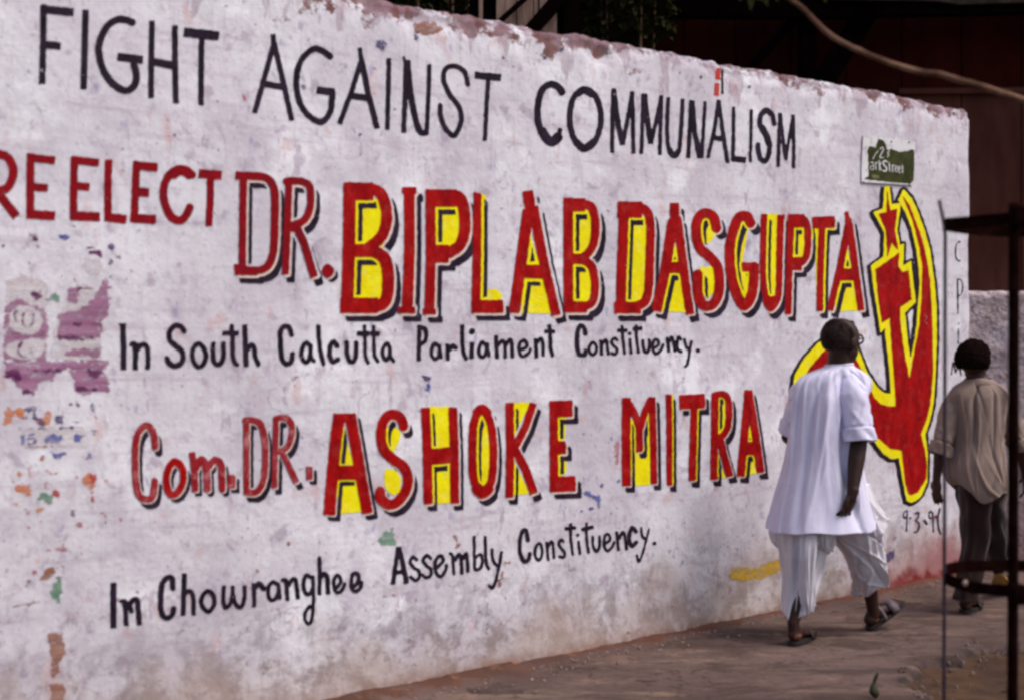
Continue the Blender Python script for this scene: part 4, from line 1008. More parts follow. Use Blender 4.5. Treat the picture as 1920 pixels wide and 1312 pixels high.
def tube(path, radii, seg=10):
    V, F = [], []
    path = [Vector(q) for q in path]; n = len(path)
    prevn = None
    for i in range(n):
        t = (path[min(i + 1, n - 1)] - path[max(i - 1, 0)]).normalized()
        ref = prevn if prevn is not None else (Vector((0, 0, 1)) if abs(t.z) < .9 else Vector((1, 0, 0)))
        nn = (ref - t * ref.dot(t)).normalized(); prevn = nn; bb = t.cross(nn)
        for j in range(seg):
            a = 2 * math.pi * j / seg; V.append(path[i] + (nn * math.cos(a) + bb * math.sin(a)) * radii[i])
    for i in range(n - 1):
        for j in range(seg): F.append((i * seg + j, i * seg + (j + 1) % seg, (i + 1) * seg + (j + 1) % seg, (i + 1) * seg + j))
    F.append(tuple(range(seg - 1, -1, -1))); F.append(tuple((n - 1) * seg + j for j in range(seg)))
    return V, F
def smooth_path(P, n=5): return [Vector(q) for q in catmull(np.array([tuple(v) for v in P]), False, n)]
M_LEAF = simple_mat('dark_olive_leaf', (.035, .035, .010), (.015, .016, .005), 6, .9, 0, spec=.05)
M_LEAF2 = simple_mat('olive_leaf', (.09, .085, .015), (.05, .055, .010), 10, .6, 0)
M_BARK = simple_mat('grey_brown_bark', (.26, .15, .10), (.09, .045, .03), 12, .95, .8, 60, spec=.05)
for (px, py, rx, rz, nlf, lab) in ((825, 20, .40, .55, 2200, 'dark leafy bush rising behind the wall, left of the pale planks'), (1175, 0, .40, .60, 2600, 'dark olive bush hanging before the shed, right of the pale planks')):
    Y = YB - 1.0; q = at(px, py, Y)
    rt = empty('bush', (q.x, Y, 0)); tag(rt, lab, 'bush')
    V, F = leaf_mesh(nlf, q, (rx, .35, rz), .085, px)
    link('foliage', pyd('foliage', V, F), M_LEAF, rt, True)
    V, F = [], []
    for kx in range(5):
        a = kx * 1.3; e = q + Vector((math.cos(a) * rx * .6, math.sin(a) * .2, rz * .5)); base = Vector((q.x, Y, 0))
        v2, f2 = tube([base, base.lerp(e, .5) + Vector((.05 * math.cos(a), .05, 0)), e], [.03, .02, .006], 6)
        F += [tuple(i + len(V) for i in f) for f in f2]; V += v2
    link('stem', pyd('stem', V, F, True), M_BARK, rt, True)

#@@GUARD@@
GZ = 4.5; gc = at(1953, HORIZON, GZ); GX = gc.x; GR = .272
guard = empty('tree_guard', (GX, GZ, 0)); tag(guard, 'dark iron tree guard of two hoops and upright bars at the right edge', 'tree guard')
M_IRON = simple_mat('dark_rusty_iron', (.007, .002, .002), (.014, .005, .004), 25, 1., .4, 60, spec=.0)
M_IRONP = simple_mat('worn_iron', (.030, .018, .030), (.06, .04, .055), 25, .7, .3, 60, spec=.2)
def hoop(zc, hh, parent):
    V, F = [], []; n = 96
    for i in range(n):
        a = 2 * math.pi * i / n; w = 1 + .012 * math.sin(2 * a + 1)
        for (r, z) in ((GR * w, zc - hh / 2), (GR * w, zc + hh / 2), (GR * w - .006, zc + hh / 2), (GR * w - .006, zc - hh / 2)):
            V.append((r * math.cos(a), r * math.sin(a), z + .004 * math.sin(a * 3)))
    for i in range(n):
        for j in range(4): F.append((i * 4 + j, i * 4 + (j + 1) % 4, ((i + 1) % n) * 4 + (j + 1) % 4, ((i + 1) % n) * 4 + j))
    o = link('hoop', pyd('hoop', V, F), M_IRON, parent)
    return o
zu = at(1953, 420, GZ).z; zl = at(1953, 1083, GZ).z
hoop(zu, .034, guard); hoop(zl, .034, guard)
def rod(x, y, z0, z1, r, bend, mat, name='bar'):
    P = [(x, y, -.05), (x, y, z0 + .3), (x, y, z1 * .75), (x, y, z1 - .10)]
    if bend: P += [(x + bend[0] * .3, y + bend[1] * .3, z1 - .06), (x + bend[0], y + bend[1], z1)]
    else: P += [(x, y, z1)]
    V, F = tube(P, [r] * len(P), 10)
    return link(name, pyd(name, V, F, True), mat, guard)
ztop_l = at(1760, 376, GZ).z
rod(-GR - .006, 0, 0, ztop_l, .0055, (-.020, -.01), M_IRONP)
tx = at(1905, 600, GZ - .26).x - GX
rod(tx, -math.sqrt(max((GR + .016) ** 2 - tx * tx, 0)), 0, at(1905, 380, GZ - .26).z, .0155, None, M_IRON, 'post')
for a in (math.radians(60), math.radians(10), math.radians(-50)):
    rod((GR + .008) * math.cos(a), (GR + .008) * math.sin(a), 0, ztop_l, .0055, (.02 * math.cos(a), .02 * math.sin(a)), M_IRONP)
M_RIV = simple_mat('bare_rivet', (.50, .34, .28), (.35, .22, .18), 30, .5, 0)
for (zc, a) in ((zl, math.radians(252)), (zl, math.radians(205)), (zu, math.radians(252)), (zl, math.radians(120))):
    bm = bmesh.new(); bmesh.ops.create_uvsphere(bm, u_segments=10, v_segments=8, radius=.009)
    me = bpy.data.meshes.new('rivet'); bm.to_mesh(me); bm.free(); me.polygons.foreach_set('use_smooth', [True] * len(me.polygons))
    me.transform(Matrix.Translation(((GR + .004) * math.cos(a), (GR + .004) * math.sin(a), zc + .004))); link('rivet', me, M_RIV, guard)
for zc in (zu, zl):     # clamps tying post to hoop
    me = box_mesh('clamp', tx - .022, tx + .022, -GR - .036, -GR + .02, zc - .026, zc + .026, .006); link('clamp', me, M_IRON, guard)

# young tree inside the guard; one long bare limb reaches left across the top of the picture
tree = empty('young_tree', (GX + .012, GZ, 0)); tag(tree, 'young street tree whose bare brown limb crosses the top right corner', 'tree')
tb = Vector((GX + .03, GZ, 0)); fork = at(1985, 232, GZ)
V, F = tube(smooth_path([tb + Vector((.0, 0, -.05)), tb + Vector((.01, 0, .8)), tb + Vector((.015, 0, 1.5)), fork, fork + Vector((.06, .05, .7)), fork + Vector((.02, .2, 1.5))]), list(np.linspace(.024, .009, 26)), 10)
link('trunk', pyd('trunk', V, F, True), M_BARK, tree, True)
limb = [fork, at(1930, 193, GZ), at(1850, 166, GZ - .02), at(1765, 141, GZ - .02), at(1720, 134, GZ), at(1640, 108, GZ), at(1560, 68, GZ + .02), at(1505, 16, GZ + .03), at(1470, -12, GZ), at(1400, -90, GZ), at(1290, -150, GZ)]
lp = smooth_path(limb, 6); lr = [(.0105 - .005 * i / len(lp)) * (1 + .18 * mnoise.noise(Vector((i * .45, 0, 0)))) for i in range(len(lp))]
lp = [q + Vector((0, 0, .004 * mnoise.noise(Vector((i * .7, 3, 0))))) for i, q in enumerate(lp)]
V, F = tube(lp, lr, 10); link('limb', pyd('limb', V, F, True), M_BARK, tree, True)
V, F = [], []
tw = [(at(1470, -12, GZ), at(1440, -40, GZ), at(1405, -25, GZ)), (at(1400, -90, GZ), at(1390, -60, GZ), at(1392, -20, GZ)), (at(1560, -70, GZ), at(1545, -50, GZ), at(1540, -28, GZ)), (at(1470, -12, GZ), at(1510, -60, GZ), at(1560, -70, GZ))]
for t3 in tw:
    v2, f2 = tube(t3, [.004, .003, .002], 6); F += [tuple(i + len(V) for i in f) for f in f2]; V += v2
link('twig', pyd('twig', V, F, True), M_BARK, tree, True)
def big_leaf(base, tip, w, bend=.02):
    base, tip = Vector(base), Vector(tip); ax = tip - base; L = ax.length; t = ax / L; s_ = t.cross(Vector((.3, 1, .2))).normalized(); nn = s_.cross(t)
    V, F = [], []; n = 7
    for i in range(n + 1):
        f = i / n; ww = w * math.sin(math.pi * min(max(f, .02), .985)) ** .8
        cpt = base + ax * f + nn * bend * math.sin(f * 3)
        V += [cpt - s_ * ww + nn * .004, cpt, cpt + s_ * ww + nn * .004]
    for i in range(n):
        for j in range(2): a = i * 3 + j; F.append((a, a + 1, a + 4, a + 3))
    return pyd('leaf', V, F, True)
for (bx, by, tx_, ty, w) in ((1405, -25, 1407, 22, .012), (1392, -20, 1385, 6, .011), (1420, -25, 1440, 14, .013), (1440, -40, 1458, 6, .012), (1540, -28, 1548, 8, .011), (1392, -20, 1430, 4, .010), (1400, -60, 1340, -20, .012), (1500, -45, 1475, -10, .011)):
    link('leaf', big_leaf(at(bx, by, GZ), at(tx_, ty, GZ + .05), w), M_LEAF2, tree, True)
# dark curled leaf standing on the pavement
lf0 = ray(1640, 1309); tt = EYE / -lf0.z; lc = Vector((lf0.x * tt, lf0.y * tt, 0))
bm_o = empty('fallen_leaf', (lc.x, lc.y, .002)); tag(bm_o, 'single dark green curled leaf standing on the pavement at the bottom edge', 'leaf')
V, F = [], []; n = 14
wd = [.002, .013, .019, .021, .021, .019, .016, .012, .009, .008, .008, .009, .009, .007, .002]
for i in range(n + 1):
    f = i / n; z = .104 * f; w = wd[i]; cx_ = .006 * math.sin(f * 5 + 2.4) + .012 * f ** 2
    for kx in range(7):
        a = -1.25 + 2.5 * kx / 6; V.append((cx_ + w * math.sin(a), -w * .8 * math.cos(a) + .02 * f, z))
for i in range(n):
    for j_ in range(6): a = i * 7 + j_; F.append((a, a + 1, a + 8, a + 7))
link('leaf_blade', pyd('leaf_blade', V, F, True), simple_mat('dried_green_leaf', (.018, .020, .004), (.030, .027, .006), 30, .6, .2), bm_o)
#@@PEOPLE@@
M_SKIN = simple_mat('dark_brown_skin', (.038, .012, .007), (.026, .008, .005), 9, .55, .15, 90, spec=.3)
M_SKINH = simple_mat('heel_skin', (.16, .055, .03), (.11, .04, .024), 14, .6, .2, 90)
M_HAIRG = simple_mat('greying_black_hair', (.010, .006, .006), (.040, .026, .024), 26, 1., .6, 220, stretch=(1, 1, .3), spec=.05)
M_HAIRB = simple_mat('black_hair', (.007, .003, .003), (.012, .006, .005), 60, 1., .8, 160, spec=.02)
def cloth_mat(name, c1, c2, rough=.85, bscale=120):
    m, nt, b = new_mat(name); k = NT(nt)
    k.l(k.mix(k.ramp(k.noise(5, 5, .6), .3, .7), c1, c2), b.inputs['Base Color'])
    b.inputs['Roughness'].default_value = rough; b.inputs['Specular IOR Level'].default_value = .15
    b.inputs['Sheen Weight'].default_value = .15
    n1 = k.bump(k.noise(9, 4, .5, (1, 1, .35), dist=.6), .35, .03)
    k.l(k.bump(k.noise(bscale, 4, .6), .15, .004, n1), b.inputs['Normal'])
    return m
M_KURTA = cloth_mat('white_cotton', (.73, .71, .87), (.64, .61, .79))
M_DHOTI = cloth_mat('offwhite_muslin', (.72, .69, .74), (.58, .54, .59))
M_SHIRT = cloth_mat('faded_brown_shirt_cloth', (.275, .200, .168), (.205, .147, .123))
M_TROU = cloth_mat('dark_brown_trouser_cloth', (.026, .010, .008), (.017, .007, .006))
M_SOLE = simple_mat('dark_rubber', (.015, .010, .010), (.03, .02, .018), 30, .7, .2)
M_STRAP = simple_mat('grey_leather', (.10, .075, .09), (.07, .05, .06), 20, .5, .2)
M_GLASSF = simple_mat('black_plastic', (.008, .006, .006), (.012, .01, .01), 20, .35, 0)
M_YSOLE = simple_mat('yellow_tan_rubber', (.45, .28, .08), (.30, .18, .06), 20, .7, .1)

def cap(p0, r0, p1, r1): return ('cap', Vector(p0), r0, Vector(p1), r1)
def ell(p0, r, rot=None): return ('ell', Vector(p0), Vector(r), rot)
def body_mesh(name, prims, voxel=.006, smooth_it=6):
    bm = bmesh.new()
    for q in prims:
        if q[0] == 'cap':
            _, a, ra, b_, rb = q
            L = (b_ - a).length; dirn = (b_ - a) / max(L, 1e-6)
            n = max(2, int(L / (min(ra, rb) * .35)) + 1)
            V, F = tube([a + dirn * L * i / (n - 1) for i in range(n)], [ra + (rb - ra) * i / (n - 1) for i in range(n)], 16)
            vs = [bm.verts.new(v) for v in V]
            for f in F: bm.faces.new([vs[i] for i in f])
            for (cc, rr) in ((a, ra), (b_, rb)):
                bmesh.ops.create_uvsphere(bm, u_segments=16, v_segments=10, radius=rr, matrix=Matrix.Translation(cc))
        else:
            _, cc, rr, rot = q
            M = Matrix.Translation(cc) @ (rot.to_4x4() if rot else Matrix()) @ Matrix.Diagonal((*rr, 1))
            bmesh.ops.create_uvsphere(bm, u_segments=24, v_segments=16, radius=1, matrix=M)
    bmesh.ops.recalc_face_normals(bm, faces=bm.faces)
    me = bpy.data.meshes.new(name + '_raw'); bm.to_mesh(me); bm.free()
    o = bpy.data.objects.new('tmp', me); col.objects.link(o)
    r = o.modifiers.new('r', 'REMESH'); r.mode = 'VOXEL'; r.voxel_size = voxel
    sm = o.modifiers.new('s', 'SMOOTH'); sm.factor = .5; sm.iterations = smooth_it
    dg = bpy.context.evaluated_depsgraph_get(); dg.update()
    out = bpy.data.meshes.new_from_object(o.evaluated_get(dg)); out.name = name
    bpy.data.objects.remove(o); bpy.data.meshes.remove(me)
    out.polygons.foreach_set('use_smooth', [True] * len(out.polygons))
    return out
def hand(wrist, dirn, palmn, sgn=1, curl=.7, sc=1.):
    """palm and five curled fingers; dirn = wrist->knuckles, palmn = out of the palm, sgn = side of the thumb"""
    d_ = Vector(dirn).normalized(); pn_ = Vector(palmn); pn_ = (pn_ - d_ * pn_.dot(d_)).normalized(); sd = d_.cross(pn_) * sgn
    out = []; W = Vector(wrist)
    rot = Matrix((sd, d_, pn_)).transposed()
    out.append(ell(W + d_ * .045 * sc, (.038 * sc, .050 * sc, .016 * sc), rot))
    out.append(cap(W - d_ * .02, .024 * sc, W + d_ * .02 * sc, .025 * sc))
    for i, (off, L) in enumerate(((.030, .070), (.010, .078), (-.011, .072), (-.030, .056))):
        b0 = W + d_ * .082 * sc + sd * off * sc; ang = 0; pos = b0; r_ = .0088 * sc
        for j, f in enumerate((.45, .32, .23)):
            ang += curl * (.5 + .15 * i) * (.8 if j else .5)
            nd = d_ * math.cos(ang) + pn_ * math.sin(ang); nxt = pos + nd * L * f * sc
            out.append(cap(pos, r_, nxt, r_ * .9)); pos = nxt; r_ *= .9
    tb_ = W + d_ * .025 * sc + sd * .030 * sc
    t1 = tb_ + (d_ * .6 + sd * .55 + pn_ * .4).normalized() * .036 * sc; t2 = t1 + (d_ * .9 + sd * .05 + pn_ * .5).normalized() * .030 * sc
    out += [cap(tb_, .012 * sc, t1, .0105 * sc), cap(t1, .0105 * sc, t2, .009 * sc)]
    return out
def foot(heel, toe, up, sc=1., sgn=1):
    H, T = Vector(heel), Vector(toe); ax = (T - H); L = ax.length; t = ax / L; u_ = Vector(up); u_ = (u_ - t * u_.dot(t)).normalized(); sd = t.cross(u_) * sgn
    out = [ell(H + t * L * .12 + u_ * .030, (.034 * sc, .042 * sc, .032 * sc), Matrix((sd, t, u_)).transposed()),
           cap(H + t * L * .12 + u_ * .040, .030 * sc, H + t * L * .62 + u_ * .024, .024 * sc),
           ell(H + t * L * .66 + u_ * .020, (.042 * sc, .055 * sc, .018 * sc), Matrix((sd, t, u_)).transposed())]
    for i in range(5):
        o_ = .028 - .0145 * i; l_ = (.060, .062, .055, .047, .038)[i]
        b0 = H + t * L * .72 + sd * o_ + u_ * .015
        out.append(cap(b0, (.012 if i == 0 else .0085), b0 + t * l_ * L / .25 - u_ * .004, (.011 if i == 0 else .0075)))
    return out
def sandal(heel, toe, up, parent, strap_mat=M_SOLE, sole_mat=M_SOLE, wide=.047):
    H, T = Vector(heel), Vector(toe); ax = (T - H); L = ax.length * 1.12; t = ax.normalized(); u_ = Vector(up); u_ = (u_ - t * u_.dot(t)).normalized(); sd = t.cross(u_)
    V, F = [], []; n = 24
    for lay, z in ((0, -.016), (1, .001)):
        for i in range(n):
            a = 2 * math.pi * i / n; lx = .5 - .5 * math.cos(a); w = wide * abs(math.sin(a)) ** .6 * (1 if a < math.pi else -1) * (.80 + .22 * lx)
            V.append(H - t * .015 + t * L * lx + sd * w + u_ * z)
    F = [tuple(range(n - 1, -1, -1)), tuple(range(n, 2 * n))] + [(i, (i + 1) % n, n + (i + 1) % n, n + i) for i in range(n)]
    sr = empty('sandal', parent_loc(parent) * 0); sr.parent = parent
    sr.location = (0, 0, 0)
    link('sole', pyd('sole', V, F), sole_mat, sr, True)
    for (f, wd, hh) in ((.60, .05, .052), (.30, .018, .078)) if strap_mat is M_STRAP else ((.55, .032, .045),):
        V, F = [], []; m_ = 12
        for i in range(m_ + 1):
            a = math.pi * i / m_
            for kx in (0, 1):
                for rr in (1.0, 1.07):
                    V.append(H + t * (L * f + (kx - .5) * wd) + sd * math.cos(a) * (wide + .001) * rr + u_ * (math.sin(a) * hh * rr - .004))
        for i in range(m_):
            a = i * 4; F += [(a + 1, a + 3, a + 7, a + 5), (a, a + 4, a + 6, a + 2), (a, a + 1, a + 5, a + 4), (a + 2, a + 6, a + 7, a + 3)]
        F += [(0, 2, 3, 1), (4 * m_, 4 * m_ + 1, 4 * m_ + 3, 4 * m_ + 2)]
        link('strap', pyd('strap', V, F, True), strap_mat, sr, True)
    return sr
def loft(rows, fold, nseg=120, sub=6, thick=.003, close_top=False):
    """rows: (centre Vector, half width x, half depth y, yaw); fold(t, a) -> radial metres"""
    C = catmull(np.array([[*r[0], r[1], r[2], r[3]] for r in rows]), False, sub)
    V, F = [], []; n = len(C)
    for i, q in enumerate(C):
        t = i / (n - 1)
        for j in range(nseg):
            a = 2 * math.pi * j / nseg; ff = fold(t, a)
            dr, dz = ff if isinstance(ff, tuple) else (ff, 0)
            ca, sa = math.cos(a), math.sin(a); ex = .88
            x = (q[3] + dr) * math.copysign(abs(ca) ** ex, ca); y = (q[4] + dr) * math.copysign(abs(sa) ** ex, sa)
            cy_, sy_ = math.cos(q[5]), math.sin(q[5])
            V.append((q[0] + x * cy_ - y * sy_, q[1] + x * sy_ + y * cy_, q[2] + dz))
    for i in range(n - 1):
        for j in range(nseg): F.append((i * nseg + j, i * nseg + (j + 1) % nseg, (i + 1) * nseg + (j + 1) % nseg, (i + 1) * nseg + j))
    if close_top: F.append(tuple(range(nseg)))
    return V, F
def cloth(name, parts, mat, parent, thick=.003):
    V, F = [], []
    for v2, f2 in parts: F += [tuple(i + len(V) for i in f) for f in f2]; V += list(v2)
    me = pyd(name, V, F, True)
    bm = bmesh.new(); bm.from_mesh(me); bmesh.ops.recalc_face_normals(bm, faces=bm.faces); bm.to_mesh(me); bm.free()
    o = link(name, me, mat, parent, True)
    md = o.modifiers.new('thickness', 'SOLIDIFY'); md.thickness = thick; md.offset = -1
    o.data.polygons.foreach_set('use_smooth', [True] * len(o.data.polygons))
    return o
def N3(x, y, z): return mnoise.noise(Vector((x, y, z)))

def make_creases(seed, n, kr=.8, amp=.010, wmin=.05, wmax=.14, lmin=.15, lmax=.6, t0=.05, vertical=True):
    rnd = random.Random(seed); L = []
    for _ in range(n):
        tm = rnd.uniform(t0, 1.05); ln = rnd.uniform(lmin, lmax)
        L.append((rnd.uniform(0, 2 * math.pi), rnd.uniform(-kr, kr), tm, ln, rnd.uniform(wmin, wmax), amp * rnd.uniform(.4, 1.2) * rnd.choice((-1, 1, 1))))
    return L
def creases(L, t, a):
    v = 0.
    for (a0, kk, tm, ln, w, am) in L:
        u = abs(t - tm) / ln
        if u >= 1: continue
        x = (a - a0 - kk * (t - tm) - .35 * kk * (t - tm) ** 2 + math.pi) % (2 * math.pi) - math.pi
        x /= w
        if abs(x) > 3: continue
        # sharp on one side, soft on the other
        v += am * (1 - u * u) * (math.exp(-x * x) if x < 0 else math.exp(-x * x * 3.5))
    return v
# ---------------- elderly man in white kurta and dhoti
MZ = 7.72
def m3(px, py, dz=0.): return at(px, py, MZ + dz)
gm = m3(1560, 1195); man = empty('person', (gm.x, MZ, 0)); tag(man, 'person with glasses in white kurta and draped dhoti striding past the red emblem', 'person')
fd = Vector((.68, .73, 0)).normalized()            # walking direction
hd = Vector((.80, .60, 0)).normalized()            # head is turned a little further right
hs = Vector((hd.y, -hd.x, 0)); HR = Matrix((hs, hd, Vector((0, 0, 1)))).transposed()
hc = m3(1576, 640)
B_ = [cap(m3(1572, 700), .058, m3(1574, 662), .056),                     # neck
      ell(hc + Vector((0, 0, .022)), (.084, .102, .092), HR), ell(hc + hd * .025 + Vector((0, 0, .022)), (.074, .080, .076), HR), ell(hc + hd * .030 + Vector((0, 0, -.045)), (.066, .070, .070), HR),
      ell(hc + hd * .070 + Vector((0, 0, -.085)), (.032, .028, .022), HR),   # chin
      cap(hc + hd * .095 + Vector((0, 0, .005)), .010, hc + hd * .113 + Vector((0, 0, -.030)), .015),   # nose
      ell(hc + hd * .090 + Vector((0, 0, -.058)), (.025, .012, .006), HR), ell(hc + hd * .088 + Vector((0, 0, -.069)), (.022, .012, .006), HR)]   # lips
for sg in (-1, 1):
    B_ += [ell(hc + hs * sg * .086 - hd * .002 + Vector((0, 0, -.010)), (.012, .022, .036), HR), ell(hc + hs * sg * .030 + hd * .088 + Vector((0, 0, .016)), (.016, .012, .008), HR)]
# trunk
B_ += [cap(m3(1560, 740), .085, m3(1553, 860), .085), ell(m3(1558, 745), (.14, .08, .12), Matrix.Rotation(.55, 3, 'Z')), ell(m3(1550, 890), (.11, .09, .10), Matrix.Rotation(.55, 3, 'Z')), cap(m3(1572, 705), .06, m3(1565, 735), .09)]
SR, ER, WR = m3(1596, 744, -.075), m3(1610, 828, -.10), m3(1598, 926, -.18)
SL, EL, WL_ = m3(1514, 742, .085), m3(1478, 818, .14), m3(1502, 850, .36)
B_ += [cap(SR, .036, ER, .040), cap(ER, .043, ER.lerp(WR, .35), .042), cap(ER.lerp(WR, .35), .042, WR, .027)]
B_ += [cap(SL, .034, EL, .034), cap(EL, .036, WL_, .023)]
B_ += hand(WR, Vector((-.35, .0, -1)), Vector((-.55, .6, .1)), 1, 1.25, 1.12)
B_ += hand(WL_, Vector((.4, .8, -.1)), Vector((.3, 0, -1)), -1, .7, 1.0)
HPR, KR, AR = m3(1572, 900, -.06), m3(1520, 1045, -.06), m3(1487, 1166, -.17)
HPL, KL, AL = m3(1540, 900, .07), m3(1622, 1035, .12), m3(1638, 1152, .17)
B_ += [cap(HPR + Vector((-.03, .04, 0)), .068, KR, .052), cap(KR, .048, KR.lerp(AR, .35), .049), cap(KR.lerp(AR, .35), .049, AR, .029)]
B_ += [cap(HPL, .075, KL, .048), cap(KL, .046, KL.lerp(AL, .35), .042), cap(KL.lerp(AL, .35), .042, AL, .029)]
h1 = m3(1486, 1203, -.19); h1.z = .020; t1_ = h1 + Vector((.13, .21, 0)); 
h2 = m3(1629, 1183, .17); h2.z = .026; t2_ = h2 + Vector((.185, .12, .105))
up2 = Vector((-.3, -.25, 1))
B_ += [cap(AR, .029, h1 + Vector((.012, .02, .045)), .030)] + foot(h1, t1_, (0, 0, 1))
B_ += [cap(AL, .029, h2 + Vector((.02, .01, .045)), .030)] + foot(h2, t2_, up2, sgn=-1)
bo = link('body', body_mesh('body', B_, .0055, 5), M_SKIN, man, True)
sandal(h1, t1_, (0, 0, 1), man); sandal(h2, t2_, up2, man, M_STRAP)
# paler heels
for hh_, dr in ((h1, t1_ - h1), (h2, t2_ - h2)):
    bm = bmesh.new(); bmesh.ops.create_uvsphere(bm, u_segments=16, v_segments=10, radius=1, matrix=Matrix.Translation(hh_ + dr.normalized() * .026 + Vector((0, 0, .027))) @ Matrix.Diagonal((.035, .037, .026, 1)))
    me = bpy.data.meshes.new('heel'); bm.to_mesh(me); bm.free(); me.polygons.foreach_set('use_smooth', [True] * len(me.polygons)); link('heel', me, M_SKINH, man, True)
# hair: cropped shell over back and sides, thin on the crown
def hair_mesh(cen, rad, R, grow, face_cut, seed, rough=.004, low=-.75, freq=22):
    bm = bmesh.new(); bmesh.ops.create_uvsphere(bm, u_segments=120, v_segments=80, radius=1)
    kill = []
    for v in bm.verts:
        q = v.co.copy()
        jag = .04 * N3(q.x * 9 + seed, q.y * 9, q.z * 9)
        dd = min(face_cut(q) - q.y, (q.z - low)) + jag
        if dd < 0: kill.append(v)
        e = max(0, min(1, dd / .32)); e = e * e * (3 - 2 * e)
        rr = -.004 + (grow + .004) * e + e * rough * (N3(q.x * freq / 4 + seed, q.y * freq / 4, q.z * freq / 4) + .7 * N3(q.x * freq + seed, q.y * freq, q.z * freq) + .5 * N3(q.x * freq * 2.2 + seed, q.y * freq * 2.2, q.z * freq * 2.2))
        v.co = Vector((q.x * (rad[0] + rr), q.y * (rad[1] + rr), q.z * (rad[2] + rr)))
    bmesh.ops.delete(bm, geom=kill, context='VERTS')
    me = bpy.data.meshes.new('hair'); bm.to_mesh(me); bm.free(); me.transform(Matrix.Translation(cen) @ R.to_4x4())
    me.polygons.foreach_set('use_smooth', [True] * len(me.polygons)); return me
ho = link('hair', hair_mesh(hc + Vector((0, 0, .022)), (.084, .102, .092), HR, .007, lambda q: .25 if q.z < .2 else .25 - (q.z - .2) * .55, 3, .0032, -.84, 46), M_HAIRG, man, True)
# spectacles
V, F = [], []
def addt(P, r, seg=8):
    v2, f2 = tube(P, r if isinstance(r, list) else [r] * len(P), seg); F.extend([tuple(i + len(V) for i in f) for f in f2]); V.extend(v2)
for sg in (-1, 1):
    cc = hc + hs * sg * .036 + hd * .096 + Vector((0, 0, .010))
    addt([cc + hs * .027 * math.cos(a) + Vector((0, 0, .022 * math.sin(a))) for a in np.linspace(0, 2 * math.pi, 17)], .0052)
    addt([cc + hs * sg * .027 + Vector((0, 0, .008)), hc + hs * sg * .080 + hd * .07 + Vector((0, 0, .014)), hc + hs * sg * .088 + hd * .0 + Vector((0, 0, .010)), hc + hs * sg * .082 - hd * .02 + Vector((0, 0, -.01))], .0032)
addt([hc + hs * -.008 + hd * .103 + Vector((0, 0, .012)), hc + hs * .008 + hd * .103 + Vector((0, 0, .012))], .003)
link('spectacles', pyd('spectacles', V, F, True), M_GLASSF, man, True)
# kurta
def krow(py, xl, xr, dp, yaw=.35, dz=0.):
    a, b_ = m3(xl, py, dz), m3(xr, py, dz); return ((a + b_) / 2, (b_.x - a.x) / 2, dp / 2, yaw * .35)
rows = [krow(685, 1548, 1601, .11), krow(690, 1540, 1606, .135), krow(697, 1522, 1618, .17), krow(707, 1504, 1630, .20), krow(722, 1493, 1634, .225), krow(750, 1487, 1628, .25), krow(800, 1481, 1618, .26),
        krow(860, 1473, 1618, .28), krow(915, 1460, 1628, .32), krow(955, 1449, 1638, .36), krow(988, 1440, 1648, .40)]
KC = make_creases(5, 34, .9, .013, .05, .16, .15, .55, .08) + make_creases(6, 26, 2.6, .007, .04, .09, .06, .18, .05)
KC += [(4.9, .75, .55, .55, .16, -.022), (4.45, .35, .45, .45, .12, .014), (5.25, 1.0, .40, .30, .10, -.014), (5.5, -1.2, .28, .20, .08, .012), (4.1, -.3, .6, .45, .13, -.014)]
def kfold(t, a):
    g = min(1, t * 5); h = max(0, t - .45) / .55
    r_ = g * creases(KC, t, a) + .012 * g * N3(math.cos(a) * 1.6, math.sin(a) * 1.6, t * 2.2) + h * .012 * math.sin(3 * a + 1)
    dz = 0
    if t > .85: dz = ((t - .85) / .15) * (.014 * math.sin(a + .6) + .007 * math.sin(3 * a + 1) + .003 * math.sin(9 * a)) + (.05 * ((t - .85) / .15) * math.exp(-((a - 5.95) / .10) ** 2))
    return (r_, dz)
K = [loft(rows, kfold, 300, 9)]
cloth('kurta', K, M_KURTA, man, .003)
# collar band
V, F = tube([m3(1548 + 0, 684, .0) + Vector((math.cos(a) * .066 - (-.068), math.sin(a) * .052, .004 * math.cos(a))) for a in np.linspace(0, 2 * math.pi, 33)], [.006] * 33, 8)
link('collar', pyd('collar', V, F, True), M_KURTA, man, True)
def sleeve(A, Bq, r0, r1, n=60, seg=72, cuffs=True, sd=0, tilt=.12, mouth=1.0):
    SC = make_creases(int(sd * 10) + 40, 22, 5.0, .007, .10, .28, .06, .2, .1)
    V, F = [], []; ax = (Bq - A); L = ax.length; t_ = ax / L; s1 = t_.cross(Vector((0, 1, 0))).normalized(); s2 = t_.cross(s1)
    for i in range(n + 1):
        f = i / n; r_ = r0 + (r1 - r0) * f
        if f < .34: r_ *= .30 + .70 * math.sin(f / .34 * math.pi / 2)
        for j in range(seg):
            a = 2 * math.pi * j / seg
            w = creases(SC, f, a) * min(1, f * 5) + .006 * N3(math.cos(a) * 2 + sd, math.sin(a) * 2, f * 6)
            rr = r_ + w
            if cuffs and f > .80: rr += .007 + .003 * math.sin(5 * a + f * 20)
            if cuffs and .775 < f < .815: rr -= .004
            V.append(A + t_ * (L * f + tilt * .05 * math.cos(a) * f) + s1 * math.cos(a) * rr + s2 * math.sin(a) * rr * mouth)
    for i in range(n):
        for j in range(seg): F.append((i * seg + j, i * seg + (j + 1) % seg, (i + 1) * seg + (j + 1) % seg, (i + 1) * seg + j))
    return V, F
cloth('sleeve', [sleeve(m3(1592, 700, -.05), m3(1612, 828, -.105), .074, .072, sd=1.)], M_KURTA, man)
cloth('sleeve', [sleeve(m3(1520, 704, .06), m3(1482, 815, .15), .072, .062, sd=2.)], M_KURTA, man)
